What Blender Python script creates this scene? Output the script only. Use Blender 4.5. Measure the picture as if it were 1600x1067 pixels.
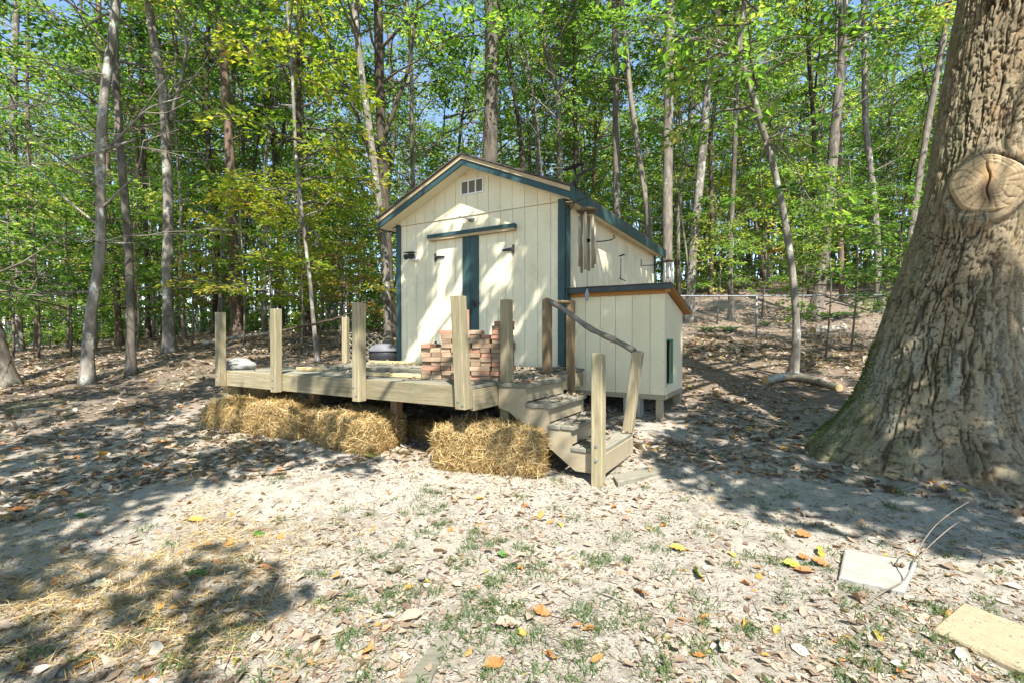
import bpy, bmesh, math, random
import numpy as np
from mathutils import Vector, Matrix

sc = bpy.context.scene
for o in list(bpy.data.objects):
    bpy.data.objects.remove(o)
COL = sc.collection
R = math.radians
rng = np.random.default_rng(11)
random.seed(5)

# ------------------------------------------------------------------ camera, sky, sun, exposure
CAM_Z, FPX, CX, HY = 1.3, 740.0, 800.0, 526.0      # photo pixels (1600 wide): focal length, centre column, horizon row
cam = bpy.data.cameras.new('camera')
cam.sensor_width = 36.0
cam.lens = 36.0 * FPX / 1600.0
cam.clip_start, cam.clip_end = 0.05, 600.0
cam_o = bpy.data.objects.new('camera', cam)
COL.objects.link(cam_o)
cam_o.location = (0, 0, CAM_Z)
cam_o.rotation_euler = (R(90 - 0.58), 0, 0)
sc.camera = cam_o

SUN_ELEV = R(54)
SUN_H = Vector((0.22, -0.975, 0)).normalized()      # horizontal direction towards the sun
TO_SUN = Vector((SUN_H.x * math.cos(SUN_ELEV), SUN_H.y * math.cos(SUN_ELEV), math.sin(SUN_ELEV)))
w = bpy.data.worlds.new('World')
sc.world = w
w.use_nodes = True
nt = w.node_tree
sky = nt.nodes.new('ShaderNodeTexSky')
sky.sky_type = 'NISHITA'
sky.sun_disc = False
sky.sun_elevation = SUN_ELEV
sky.sun_rotation = math.atan2(SUN_H.x, SUN_H.y)
sky.air_density, sky.dust_density, sky.ozone_density = 0.9, 0.2, 1.6
bg = nt.nodes['Background']
bg.inputs['Strength'].default_value = 0.12
nt.links.new(sky.outputs[0], bg.inputs[0])
sl = bpy.data.lights.new('sun', 'SUN')
sl.energy, sl.angle, sl.color = 4.8, R(0.53), (1.0, 0.965, 0.91)
so = bpy.data.objects.new('sun', sl)
COL.objects.link(so)
so.rotation_euler = TO_SUN.to_track_quat('Z', 'Y').to_euler()
so.location = (3, -12, 20)
vs = sc.view_settings
vs.view_transform, vs.look, vs.exposure, vs.gamma = 'Standard', 'None', 1.5, 1.0
vs.use_curve_mapping = False
cy = sc.cycles
cy.max_bounces, cy.diffuse_bounces, cy.glossy_bounces, cy.transmission_bounces = 6, 4, 2, 4
cy.use_denoising = True

# ------------------------------------------------------------------ object helpers
ORIG = {}

def link(name, data, parent=None):
    o = bpy.data.objects.new(name, data)
    COL.objects.link(o)
    if parent is not None:
        o.parent = parent
    return o

def tag(o, label=None, cat=None, group=None, kind=None):
    if label: o['label'] = label
    if cat: o['category'] = cat
    if group: o['group'] = group
    if kind: o['kind'] = kind
    return o

def thing(name, label, cat, loc, rz=0.0, group=None, frame_o=None):
    """Empty at the base of a thing. frame_o: where that base lies in the coordinates its parts are written in."""
    o = link(name, None)
    o.empty_display_size = 0.2
    o.location = loc
    o.rotation_euler = (0, 0, rz)
    ORIG[o.name] = Vector(frame_o) if frame_o is not None else Vector((0, 0, 0))
    return tag(o, label, cat, group)

def org(parent):
    p = parent
    while p.parent is not None:
        p = p.parent
    return ORIG.get(p.name, Vector((0, 0, 0)))

class Geo:
    """Collects vertices and faces (any polygon size) and builds ONE mesh."""
    def __init__(self):
        self.V, self.F, self.T, self.n = [], [], [], 0
    def add(self, V, F, mat=0, tint=None, smooth=False):
        V = np.asarray(V, dtype=np.float64).reshape(-1, 3)
        F = [np.asarray(F, dtype=np.int64)] if isinstance(F, np.ndarray) else [np.asarray([f], dtype=np.int64) for f in F]
        self.V.append(V)
        for f in F:
            self.F.append((f + self.n, mat, smooth))
        t = np.full((len(V), 4), 0.5)
        if tint is not None:
            tint = np.asarray(tint, dtype=np.float64)
            if tint.ndim == 1 and len(tint) == len(V):
                t[:, :3] = tint[:, None]
            else:
                t[:, :3] = tint
        t[:, 3] = 1
        self.T.append(t)
        self.n += len(V)
        return self
    def box(self, c, s, rz=0.0, mat=0, rot=None):
        x, y, z = s[0] / 2, s[1] / 2, s[2] / 2
        P = np.array([(-x,-y,-z),(x,-y,-z),(x,y,-z),(-x,y,-z),(-x,-y,z),(x,-y,z),(x,y,z),(-x,y,z)])
        if rot is not None:
            P = P @ np.array(rot.to_matrix() if hasattr(rot, 'to_matrix') else rot).T
        elif rz:
            a, b = math.cos(rz), math.sin(rz)
            P = P @ np.array([(a, b, 0), (-b, a, 0), (0, 0, 1)])
        P = P + np.array(c)
        return self.add(P, np.array([(0,3,2,1),(4,5,6,7),(0,1,5,4),(1,2,6,5),(2,3,7,6),(3,0,4,7)]), mat)
    def tube(self, pts, rad, n=8, mat=0, cap=True, tint=None, smooth=True, jag=0.0):
        P = np.asarray(pts, dtype=np.float64)
        m = len(P)
        rad = np.full(m, rad) if np.isscalar(rad) else np.asarray(rad, dtype=np.float64)
        T = np.gradient(P, axis=0)
        T /= np.linalg.norm(T, axis=1)[:, None] + 1e-12
        ref = np.array((1.0, 0, 0)) if abs(T[0][0]) < 0.8 else np.array((0, 1.0, 0))
        A = np.zeros_like(P)
        a = ref - T[0] * ref.dot(T[0]); a /= np.linalg.norm(a)
        for i in range(m):
            a = a - T[i] * a.dot(T[i]); a /= np.linalg.norm(a)
            A[i] = a
        B = np.cross(T, A)
        th = np.arange(n) / n * 2 * math.pi
        rr = rad[:, None] * np.ones(n)
        if jag:
            rr = rr * (1 + jag * (rng.random((m, n)) - 0.5))
        V = P[:, None, :] + rr[..., None] * (np.cos(th)[None, :, None] * A[:, None, :] + np.sin(th)[None, :, None] * B[:, None, :])
        V = V.reshape(-1, 3)
        i = np.arange(m - 1)[:, None] * n
        j = np.arange(n)[None, :]
        k = (j + 1) % n
        F = np.stack([i + j, i + k, i + n + k, i + n + j], -1).reshape(-1, 4)
        n0 = self.n
        self.add(V, F, mat, tint, smooth)
        if cap:
            self.F.append((np.array([np.arange(n)[::-1] + n0]), mat, False))
            self.F.append((np.array([np.arange(n) + n0 + (m - 1) * n]), mat, False))
        return self
    def prism(self, poly, y0, y1, mat=0, axis='y'):
        """polygon in (x, z), counter-clockwise seen from -y, drawn out along y (or (x,y) along z)."""
        k = len(poly)
        if axis == 'y':
            A = [(p[0], y0, p[1]) for p in poly]; B = [(p[0], y1, p[1]) for p in poly]
        elif axis == 'x':
            A = [(y0, p[0], p[1]) for p in poly]; B = [(y1, p[0], p[1]) for p in poly]
        else:
            A = [(p[0], p[1], y0) for p in poly]; B = [(p[0], p[1], y1) for p in poly]
        F = [tuple(range(k)), tuple(range(2 * k - 1, k - 1, -1))]
        F += [(i, i + k, (i + 1) % k + k, (i + 1) % k) for i in range(k)]
        return self.add(A + B, F, mat)
    def mesh(self, name, mats, off=(0, 0, 0), tint=False):
        me = bpy.data.meshes.new(name)
        V = np.concatenate(self.V) - np.array(off)
        me.vertices.add(len(V))
        me.vertices.foreach_set('co', V.astype(np.float32).ravel())
        loops = np.concatenate([f.ravel() for f, _, _ in self.F])
        tot = np.concatenate([np.full(len(f), f.shape[1]) for f, _, _ in self.F])
        mi = np.concatenate([np.full(len(f), m) for f, m, _ in self.F])
        sm = np.concatenate([np.full(len(f), s) for f, _, s in self.F])
        start = np.concatenate([[0], np.cumsum(tot)[:-1]])
        me.loops.add(len(loops))
        me.loops.foreach_set('vertex_index', loops.astype(np.int32))
        me.polygons.add(len(tot))
        me.polygons.foreach_set('loop_start', start.astype(np.int32))
        me.polygons.foreach_set('material_index', mi.astype(np.int32))
        me.polygons.foreach_set('use_smooth', sm.astype(bool))
        for m in (mats if isinstance(mats, (list, tuple)) else [mats]):
            me.materials.append(m)
        me.update(calc_edges=True)
        if tint:
            at = me.attributes.new('tint', 'FLOAT_COLOR', 'POINT')
            at.data.foreach_set('color', np.concatenate(self.T).astype(np.float32).ravel())
        return me
    def build(self, name, mats, parent=None, tint=False):
        off = org(parent) if parent is not None else (0, 0, 0)
        return link(name, self.mesh(name, mats, off, tint), parent)
    def build_at(self, name, mats, base, tint=False):
        """a top-level mesh with its origin at base (world)"""
        o = link(name, self.mesh(name, mats, base, tint))
        o.location = base
        return o

_bev = {}
def bevel_box(s, bev, mat):
    key = (tuple(round(x, 4) for x in s), round(bev, 4), mat.name)
    if key not in _bev:
        bm = bmesh.new()
        bmesh.ops.create_cube(bm, size=1.0)
        for v in bm.verts:
            v.co = (v.co.x * s[0], v.co.y * s[1], v.co.z * s[2])
        bmesh.ops.bevel(bm, geom=list(bm.edges), offset=bev, segments=1, affect='EDGES')
        me = bpy.data.meshes.new('board')
        bm.to_mesh(me); bm.free()
        me.materials.append(mat)
        _bev[key] = me
    return _bev[key]

def piece(name, s, mat, parent, c, rot=(0, 0, 0), bev=0.004):
    """a bevelled box: a part with a mesh of its own (shared between alike pieces)"""
    o = link(name, bevel_box(s, bev, mat), parent)
    o.location = Vector(c) - org(parent)
    o.rotation_euler = rot
    return o

# ------------------------------------------------------------------ noise
def _h(ix, iy, k=0):
    x = (ix.astype(np.int64) * 374761393 + iy.astype(np.int64) * 668265263 + k * 1442695041) & 0xffffffff
    x = ((x ^ (x >> 13)) * 1274126177) & 0xffffffff
    x = (x ^ (x >> 16)) & 0xffffffff
    x = (x * 2246822519) & 0xffffffff
    x = x ^ (x >> 15)
    return (x & 0xffffff) / float(0xffffff)

def vnoise(x, y, k=0):
    x = np.asarray(x, dtype=np.float64); y = np.asarray(y, dtype=np.float64)
    ix, iy = np.floor(x), np.floor(y)
    fx, fy = x - ix, y - iy
    fx = fx * fx * (3 - 2 * fx); fy = fy * fy * (3 - 2 * fy)
    a = _h(ix, iy, k); b = _h(ix + 1, iy, k); c = _h(ix, iy + 1, k); d = _h(ix + 1, iy + 1, k)
    return (a * (1 - fx) + b * fx) * (1 - fy) + (c * (1 - fx) + d * fx) * fy

def fbm(x, y, k=0, o=4):
    s, a, t = 0, 0.5, 0
    for i in range(o):
        s = s + a * vnoise(x * 2 ** i + 17.3 * i, y * 2 ** i - 9.1 * i, k + i); t += a; a *= 0.5
    return s / t

def worley(x, y, k=0, wrapx=None):
    ix, iy = np.floor(x), np.floor(y)
    f1 = np.full(x.shape, 9.0); f2 = np.full(x.shape, 9.0); idv = np.zeros(x.shape)
    for dx in (-1, 0, 1):
        for dy in (-1, 0, 1):
            cx, cy_ = ix + dx, iy + dy
            hx = np.mod(cx, wrapx) if wrapx else cx
            px = cx + 0.15 + 0.7 * _h(hx, cy_, k); py = cy_ + 0.15 + 0.7 * _h(hx, cy_, k + 7)
            d = np.hypot(px - x, py - y)
            near = d < f1
            f2 = np.where(near, f1, np.minimum(f2, d))
            idv = np.where(near, _h(hx, cy_, k + 13), idv)
            f1 = np.where(near, d, f1)
    return f1, f2, idv

# ------------------------------------------------------------------ materials
def new_mat(name):
    m = bpy.data.materials.new(name)
    m.use_nodes = True
    n = m.node_tree
    return m, n, n.nodes['Principled BSDF'], n.nodes.new, n.links.new

def ramp(n, stops):
    r = n.nodes.new('ShaderNodeValToRGB')
    e = r.color_ramp.elements
    while len(e) < len(stops):
        e.new(0.5)
    for i, (p, c) in enumerate(stops):
        e[i].position = p
        e[i].color = (*c, 1)
    return r

def noise(n, coord, scale, detail=4, rough=0.6, stretch=None, dist=0.0):
    t = n.nodes.new('ShaderNodeTexNoise')
    t.inputs['Scale'].default_value = scale
    t.inputs['Detail'].default_value = detail
    t.inputs['Roughness'].default_value = rough
    t.inputs['Distortion'].default_value = dist
    if stretch:
        mp = n.nodes.new('ShaderNodeMapping')
        mp.inputs['Scale'].default_value = stretch
        n.links.new(coord, mp.inputs['Vector'])
        coord = mp.outputs[0]
    n.links.new(coord, t.inputs['Vector'])
    return t

def mixc(n, fac, a, b, mode='MIX'):
    m = n.nodes.new('ShaderNodeMix')
    m.data_type = 'RGBA'; m.blend_type = mode
    for sock, v in ((m.inputs[0], fac), (m.inputs[6], a), (m.inputs[7], b)):
        if hasattr(v, 'is_output'):
            n.links.new(v, sock)
        elif isinstance(v, (int, float)):
            sock.default_value = v
        else:
            sock.default_value = (*v, 1)
    return m.outputs[2]

def bump(n, height, bsdf, strength=0.5, dist=0.02):
    b = n.nodes.new('ShaderNodeBump')
    b.inputs['Strength'].default_value = strength
    b.inputs['Distance'].default_value = dist
    n.links.new(height, b.inputs['Height'])
    n.links.new(b.outputs[0], bsdf.inputs['Normal'])
    return b

def obj_rand(n, lo, hi):
    """brightness factor drawn once per object"""
    i = n.nodes.new('ShaderNodeObjectInfo')
    r = n.nodes.new('ShaderNodeMapRange')
    r.inputs[3].default_value, r.inputs[4].default_value = lo, hi
    n.links.new(i.outputs['Random'], r.inputs[0])
    return r.outputs[0]

def scale_col(n, col, fac):
    h = n.nodes.new('ShaderNodeHueSaturation')
    n.links.new(col, h.inputs['Color'])
    n.links.new(fac, h.inputs['Value'])
    return h.outputs[0]

def rough_mat(name, stops, scale=6, stretch=None, rough=0.85, bstr=0.4, bdist=0.01, bscale=None, rand=(0.85, 1.15), dist=0.0, stain=None, detail=6):
    m, n, b, _, L = new_mat(name)
    tc = n.nodes.new('ShaderNodeTexCoord').outputs['Object']
    t = noise(n, tc, scale, detail, 0.65, stretch, dist)
    r = ramp(n, stops)
    L(t.outputs[0], r.inputs[0])
    col = r.outputs[0]
    if stain:
        ts = noise(n, tc, stain[1], 5, 0.7)
        rs = ramp(n, [(stain[2], (0, 0, 0)), (stain[3], (1, 1, 1))])
        L(ts.outputs[0], rs.inputs[0])
        col = mixc(n, rs.outputs[0], col, stain[0])
    if rand:
        col = scale_col(n, col, obj_rand(n, *rand))
    L(col, b.inputs['Base Color'])
    b.inputs['Roughness'].default_value = rough
    b.inputs['Specular IOR Level'].default_value = 0.25
    tb = noise(n, tc, bscale or scale * 2, 8, 0.7, stretch)
    bump(n, tb.outputs[0], b, bstr, bdist)
    return m

M = {}
M['cream'] = rough_mat('cream_paint', [(0.3, (0.66, 0.58, 0.40)), (0.7, (0.74, 0.665, 0.475))], 2.5, (1, 1, 0.5), 0.6, 0.25, 0.004, 60, (0.96, 1.03),
                       stain=((0.40, 0.39, 0.25), 1.6, 0.55, 0.84))
M['coop_cream'] = rough_mat('coop_paint', [(0.3, (0.67, 0.575, 0.365)), (0.7, (0.74, 0.65, 0.43))], 2.5, (1, 1, 0.5), 0.65, 0.25, 0.004, 60, (0.96, 1.03))
M['teal'] = rough_mat('teal_paint', [(0.3, (0.026, 0.056, 0.057)), (0.7, (0.040, 0.078, 0.079))], 5, (1, 1, 0.3), 0.5, 0.2, 0.003, 50, (0.92, 1.08))
M['tan_board'] = rough_mat('tan_board', [(0.3, (0.36, 0.27, 0.16)), (0.7, (0.44, 0.34, 0.21))], 5, None, 0.7, 0.2, 0.003, 40, None)
M['shingle'] = rough_mat('shingle', [(0.3, (0.05, 0.045, 0.04)), (0.7, (0.12, 0.10, 0.085))], 60, None, 0.95, 0.5, 0.006, 90, (0.75, 1.25))
wood_g = [(0.25, (0.155, 0.125, 0.070)), (0.5, (0.26, 0.215, 0.130)), (0.75, (0.37, 0.315, 0.205))]
M['wood_x'] = rough_mat('treated_wood_lengthwise', wood_g, 9, (0.35, 5, 5), 0.8, 0.5, 0.006, 14, (0.8, 1.15), 0.6, stain=((0.17, 0.17, 0.09), 3, 0.5, 0.8))
M['wood_z'] = rough_mat('treated_wood_upright', wood_g, 9, (5, 5, 0.35), 0.8, 0.5, 0.006, 14, (0.85, 1.15), 0.6, stain=((0.19, 0.19, 0.09), 3, 0.5, 0.8))
M['wood_dark'] = rough_mat('brown_post_wood', [(0.25, (0.13, 0.085, 0.04)), (0.75, (0.29, 0.20, 0.11))], 9, (5, 5, 0.35), 0.85, 0.5, 0.006, 14, (0.85, 1.15), 0.6)
M['deck_wood'] = rough_mat('grey_deck_wood', [(0.25, (0.12, 0.112, 0.082)), (0.75, (0.26, 0.24, 0.185))], 9, (0.35, 5, 5), 0.9, 0.5, 0.006, 14, (0.75, 1.2), 0.6, stain=((0.10, 0.095, 0.065), 2.2, 0.48, 0.8))
M['new_wood'] = rough_mat('yellow_loose_wood', [(0.25, (0.42, 0.31, 0.14)), (0.75, (0.60, 0.47, 0.25))], 7, (0.35, 5, 5), 0.8, 0.4, 0.004, 14, (0.9, 1.1), 0.6)
M['stair_paint'] = rough_mat('worn_beige_paint', [(0.3, (0.27, 0.215, 0.135)), (0.7, (0.37, 0.31, 0.205))], 4, None, 0.75, 0.4, 0.004, 30, (0.92, 1.06), stain=((0.24, 0.225, 0.16), 5, 0.52, 0.75))
M['orange_wood'] = rough_mat('stained_orange_wood', [(0.25, (0.26, 0.115, 0.025)), (0.75, (0.44, 0.21, 0.055))], 9, (0.4, 5, 5), 0.6, 0.3, 0.004, 14, None, 0.6)
M['grey_fascia'] = rough_mat('grey_green_fascia', [(0.3, (0.035, 0.045, 0.045)), (0.7, (0.06, 0.072, 0.07))], 6, None, 0.6, 0.2, 0.003, 40, None)
M['green_paint'] = rough_mat('green_paint', [(0.3, (0.04, 0.20, 0.12)), (0.7, (0.07, 0.27, 0.17))], 6, None, 0.5, 0.2, 0.003, 40, None)
M['dark'] = rough_mat('dark_void', [(0.3, (0.012, 0.012, 0.010)), (0.7, (0.02, 0.02, 0.018))], 6, None, 0.9, 0.1, 0.003, 40, None)
M['black'] = rough_mat('black_metal', [(0.3, (0.02, 0.02, 0.022)), (0.7, (0.04, 0.04, 0.042))], 12, None, 0.45, 0.15, 0.002, 60, None)
M['lid_grey'] = rough_mat('faded_grey_lid', [(0.3, (0.10, 0.10, 0.11)), (0.7, (0.18, 0.18, 0.19))], 8, None, 0.55, 0.2, 0.003, 40, None)
M['white_plastic'] = rough_mat('white_plastic', [(0.3, (0.66, 0.66, 0.64)), (0.7, (0.76, 0.76, 0.74))], 12, None, 0.4, 0.1, 0.002, 60, None)
M['vent_mesh'] = rough_mat('vent_screen', [(0.3, (0.10, 0.085, 0.065)), (0.7, (0.18, 0.15, 0.12))], 60, None, 0.8, 0.3, 0.002, 120, None)
M['chime_metal'] = rough_mat('aged_chime_metal', [(0.3, (0.20, 0.16, 0.11)), (0.7, (0.32, 0.27, 0.19))], 8, (5, 5, 0.5), 0.45, 0.2, 0.002, 50, (0.8, 1.2))
M['chime_wood'] = rough_mat('chime_wood', [(0.3, (0.09, 0.06, 0.035)), (0.7, (0.16, 0.11, 0.06))], 10, None, 0.6, 0.3, 0.003, 40, None)
M['galv'] = rough_mat('galvanised_steel', [(0.3, (0.16, 0.175, 0.18)), (0.7, (0.25, 0.265, 0.27))], 10, None, 0.5, 0.15, 0.002, 60, None)
M['galv'].node_tree.nodes['Principled BSDF'].inputs['Metallic'].default_value = 0.35
M['brick'] = rough_mat('clay_brick', [(0.25, (0.18, 0.112, 0.068)), (0.5, (0.28, 0.19, 0.12)), (0.75, (0.37, 0.275, 0.185))], 5, None, 0.9, 0.5, 0.005, 45, (0.68, 1.18), stain=((0.40, 0.32, 0.21), 7, 0.55, 0.85))
M['brick_red'] = rough_mat('red_clay_brick', [(0.25, (0.27, 0.135, 0.085)), (0.75, (0.38, 0.215, 0.14))], 6, None, 0.9, 0.5, 0.005, 45, (0.85, 1.15))
M['concrete'] = rough_mat('pale_concrete', [(0.25, (0.22, 0.21, 0.18)), (0.75, (0.34, 0.32, 0.275))], 9, None, 0.9, 0.5, 0.004, 70, None, stain=((0.30, 0.28, 0.23), 6, 0.56, 0.8))
M['paver_yellow'] = rough_mat('yellow_concrete', [(0.25, (0.29, 0.235, 0.14)), (0.75, (0.37, 0.31, 0.20))], 14, None, 0.9, 1.0, 0.006, 110, None, stain=((0.15, 0.11, 0.06), 34, 0.58, 0.66))
M['block'] = rough_mat('grey_block', [(0.25, (0.24, 0.24, 0.22)), (0.75, (0.36, 0.36, 0.33))], 12, None, 0.95, 0.6, 0.005, 70, None)
M['rock_white'] = rough_mat('white_rock', [(0.3, (0.13, 0.13, 0.115)), (0.7, (0.33, 0.325, 0.295))], 9, None, 0.85, 0.6, 0.01, 20, None)
M['rock_blue'] = rough_mat('grey_rock', [(0.3, (0.18, 0.20, 0.21)), (0.7, (0.32, 0.34, 0.34))], 9, None, 0.85, 0.6, 0.01, 20, None)
M['lattice'] = rough_mat('tan_plastic', [(0.3, (0.21, 0.19, 0.13)), (0.7, (0.29, 0.26, 0.185))], 8, None, 0.6, 0.2, 0.003, 40, (0.9, 1.1))
M['grey_stick'] = rough_mat('grey_dead_wood', [(0.3, (0.12, 0.10, 0.075)), (0.7, (0.26, 0.225, 0.18))], 14, None, 0.9, 0.6, 0.006, 30, (0.8, 1.15))
M['log_bark'] = rough_mat('log_bark', [(0.3, (0.15, 0.125, 0.085)), (0.5, (0.29, 0.25, 0.19)), (0.72, (0.44, 0.42, 0.36))], 11, None, 0.9, 0.8, 0.012, 30, (0.9, 1.1))
M['log_core'] = rough_mat('log_cut', [(0.3, (0.42, 0.28, 0.13)), (0.7, (0.56, 0.40, 0.21))], 14, None, 0.9, 0.4, 0.004, 40, None)
M['straw_core'] = rough_mat('packed_straw', [(0.25, (0.17, 0.105, 0.03)), (0.75, (0.42, 0.29, 0.11))], 30, (1, 1, 1), 0.95, 1.0, 0.02, 70, None, 1.5)
M['twine'] = rough_mat('orange_twine', [(0.3, (0.42, 0.20, 0.05)), (0.7, (0.55, 0.30, 0.08))], 30, None, 0.8, 0.3, 0.002, 80, None)
M['glass_tube'] = rough_mat('pale_chime_glass', [(0.3, (0.45, 0.52, 0.50)), (0.7, (0.62, 0.68, 0.66))], 8, None, 0.2, 0.05, 0.001, 30, None)

def tint_mat(name, stops, trans=0.0, rough=0.6, spec=0.3, rand=None):
    """leaf-like material: colour picked per leaf from the tint attribute"""
    m, n, b, _, L = new_mat(name)
    a = n.nodes.new('ShaderNodeAttribute'); a.attribute_name = 'tint'
    r = ramp(n, stops)
    L(a.outputs['Fac'], r.inputs[0])
    col = r.outputs[0]
    if rand:
        col = scale_col(n, col, obj_rand(n, *rand))
    L(col, b.inputs['Base Color'])
    b.inputs['Roughness'].default_value = rough
    b.inputs['Specular IOR Level'].default_value = spec
    if trans:
        t = n.nodes.new('ShaderNodeBsdfTranslucent')
        tc = mixc(n, 1.0, col, (1.0, 1.0, 0.45), 'MULTIPLY')
        g = n.nodes.new('ShaderNodeHueSaturation'); g.inputs['Value'].default_value = 2.2
        L(tc, g.inputs['Color']); L(g.outputs[0], t.inputs['Color'])
        mx = n.nodes.new('ShaderNodeMixShader'); mx.inputs[0].default_value = trans
        L(b.outputs[0], mx.inputs[1]); L(t.outputs[0], mx.inputs[2])
        L(mx.outputs[0], n.nodes['Material Output'].inputs['Surface'])
    return m
LEAF = [(0.0, (0.022, 0.054, 0.014)), (0.3, (0.060, 0.125, 0.027)), (0.6, (0.122, 0.218, 0.044)), (0.85, (0.215, 0.305, 0.066)), (1.0, (0.38, 0.36, 0.12))]
M['leaf'] = tint_mat('green_leaves', LEAF, 0.5, 0.5, 0.4, (0.85, 1.2))
M['leaf_yellow'] = tint_mat('yellowing_leaves', [(0.0, (0.09, 0.16, 0.02)), (0.4, (0.18, 0.25, 0.03)), (0.75, (0.30, 0.31, 0.045)), (1.0, (0.42, 0.27, 0.08))], 0.5, 0.5, 0.4, (0.9, 1.15))
M['leaf_brown'] = tint_mat('turning_leaves', [(0.0, (0.12, 0.14, 0.025)), (0.5, (0.27, 0.19, 0.06)), (1.0, (0.36, 0.17, 0.07))], 0.35, 0.55, 0.3, (0.9, 1.1))
M['fern'] = tint_mat('fern_fronds', [(0.0, (0.04, 0.09, 0.02)), (1.0, (0.10, 0.16, 0.03))], 0.3)
M['litter'] = tint_mat('dead_leaves', [(0.0, (0.075, 0.052, 0.036)), (0.18, (0.155, 0.10, 0.067)), (0.38, (0.25, 0.185, 0.13)), (0.62, (0.34, 0.275, 0.205)), (0.80, (0.40, 0.355, 0.295)),
                       (0.90, (0.36, 0.135, 0.045)), (0.96, (0.42, 0.23, 0.05)), (1.0, (0.17, 0.21, 0.045))], 0.12, 0.7, 0.3)
M['debris'] = tint_mat('leaf_crumbs', [(0.0, (0.06, 0.045, 0.033)), (0.45, (0.24, 0.19, 0.145)), (1.0, (0.48, 0.41, 0.34))], 0.0, 0.9, 0.1)
M['grass'] = tint_mat('grass_blades', [(0.0, (0.045, 0.080, 0.030)), (0.6, (0.095, 0.14, 0.052)), (1.0, (0.21, 0.22, 0.10))], 0.3, 0.5, 0.3)
M['straw'] = tint_mat('straw', [(0.0, (0.095, 0.054, 0.015)), (0.35, (0.28, 0.175, 0.058)), (0.7, (0.46, 0.325, 0.135)), (1.0, (0.60, 0.49, 0.28))], 0.15, 0.55, 0.4)
M['moss'] = tint_mat('moss', [(0.0, (0.035, 0.06, 0.012)), (1.0, (0.12, 0.17, 0.02))], 0.2, 0.8, 0.1)

def bark_mat(name, stops, lichen=None, scale=7.0, bstr=0.8):
    m, n, b, _, L = new_mat(name)
    tc = n.nodes.new('ShaderNodeTexCoord').outputs['Object']
    t1 = noise(n, tc, scale, 8, 0.72, (2.2, 2.2, 0.45), 0.4)
    r = ramp(n, stops); L(t1.outputs[0], r.inputs[0])
    col = r.outputs[0]
    if lichen:
        t2 = noise(n, tc, 5.0, 6, 0.7, (1, 1, 0.7))
        r2 = ramp(n, [(lichen[1], (0, 0, 0)), (lichen[1] + 0.09, (1, 1, 1))]); L(t2.outputs[0], r2.inputs[0])
        col = mixc(n, r2.outputs[0], col, lichen[0])
    t3 = noise(n, tc, 2.2, 5, 0.7, (1.6, 1.6, 0.6))
    r3 = ramp(n, [(0.36, (0.50, 0.49, 0.47)), (0.5, (0.95, 0.94, 0.92)), (0.68, (1.25, 1.24, 1.2))]); L(t3.outputs[0], r3.inputs[0])
    col = mixc(n, 1.0, col, r3.outputs[0], 'MULTIPLY')
    col = scale_col(n, col, obj_rand(n, 0.8, 1.15))
    L(col, b.inputs['Base Color'])
    b.inputs['Roughness'].default_value = 0.9
    b.inputs['Specular IOR Level'].default_value = 0.12
    tb = noise(n, tc, scale * 1.6, 8, 0.75, (2.4, 2.4, 0.3), 0.5)
    bump(n, tb.outputs[0], b, bstr, 0.02)
    return m
M['bark_pale'] = bark_mat('pale_grey_bark', [(0.25, (0.085, 0.073, 0.058)), (0.5, (0.19, 0.168, 0.138)), (0.75, (0.31, 0.285, 0.24))], ((0.44, 0.45, 0.40), 0.55), 6)
M['bark_grey'] = bark_mat('grey_bark', [(0.25, (0.07, 0.06, 0.047)), (0.5, (0.16, 0.138, 0.11)), (0.75, (0.28, 0.25, 0.20))], ((0.30, 0.32, 0.28), 0.60), 7)
M['bark_brown'] = bark_mat('brown_bark', [(0.25, (0.075, 0.052, 0.036)), (0.5, (0.155, 0.11, 0.08)), (0.75, (0.25, 0.185, 0.14))], None, 8)
M['bark_dark'] = bark_mat('dark_bark', [(0.25, (0.035, 0.028, 0.02)), (0.5, (0.075, 0.06, 0.044)), (0.75, (0.14, 0.12, 0.09))], ((0.17, 0.18, 0.13), 0.62), 8)
BARKS = [M['bark_pale'], M['bark_grey'], M['bark_brown'], M['bark_dark']]

def vcol_mat(name, rough=0.9, fine=60, bstr=0.5, bdist=0.006, amp=0.35):
    """base colour from the 'tint' colour attribute with fine procedural grain"""
    m, n, b, _, L = new_mat(name)
    a = n.nodes.new('ShaderNodeAttribute'); a.attribute_name = 'tint'
    tc = n.nodes.new('ShaderNodeTexCoord').outputs['Object']
    t = noise(n, tc, fine, 8, 0.75)
    r = ramp(n, [(0.25, (1 - amp,) * 3), (0.75, (1 + amp,) * 3)]); L(t.outputs[0], r.inputs[0])
    col = mixc(n, 1.0, a.outputs['Color'], r.outputs[0], 'MULTIPLY')
    L(col, b.inputs['Base Color'])
    b.inputs['Roughness'].default_value = rough
    b.inputs['Specular IOR Level'].default_value = 0.12
    t2 = noise(n, tc, fine * 3.5, 6, 0.8)
    ad = n.nodes.new('ShaderNodeMath'); ad.operation = 'ADD'
    L(t.outputs[0], ad.inputs[0]); L(t2.outputs[0], ad.inputs[1])
    bump(n, ad.outputs[0], b, bstr, bdist)
    return m
M['oak_bark'] = vcol_mat('furrowed_oak_bark', 0.9, 55, 1.0, 0.012, 0.5)
M['soil'] = vcol_mat('sandy_soil', 0.95, 30, 1.0, 0.022, 0.34)
M['knot'] = vcol_mat('cut_wood', 0.85, 40, 0.4, 0.004, 0.2)

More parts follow.
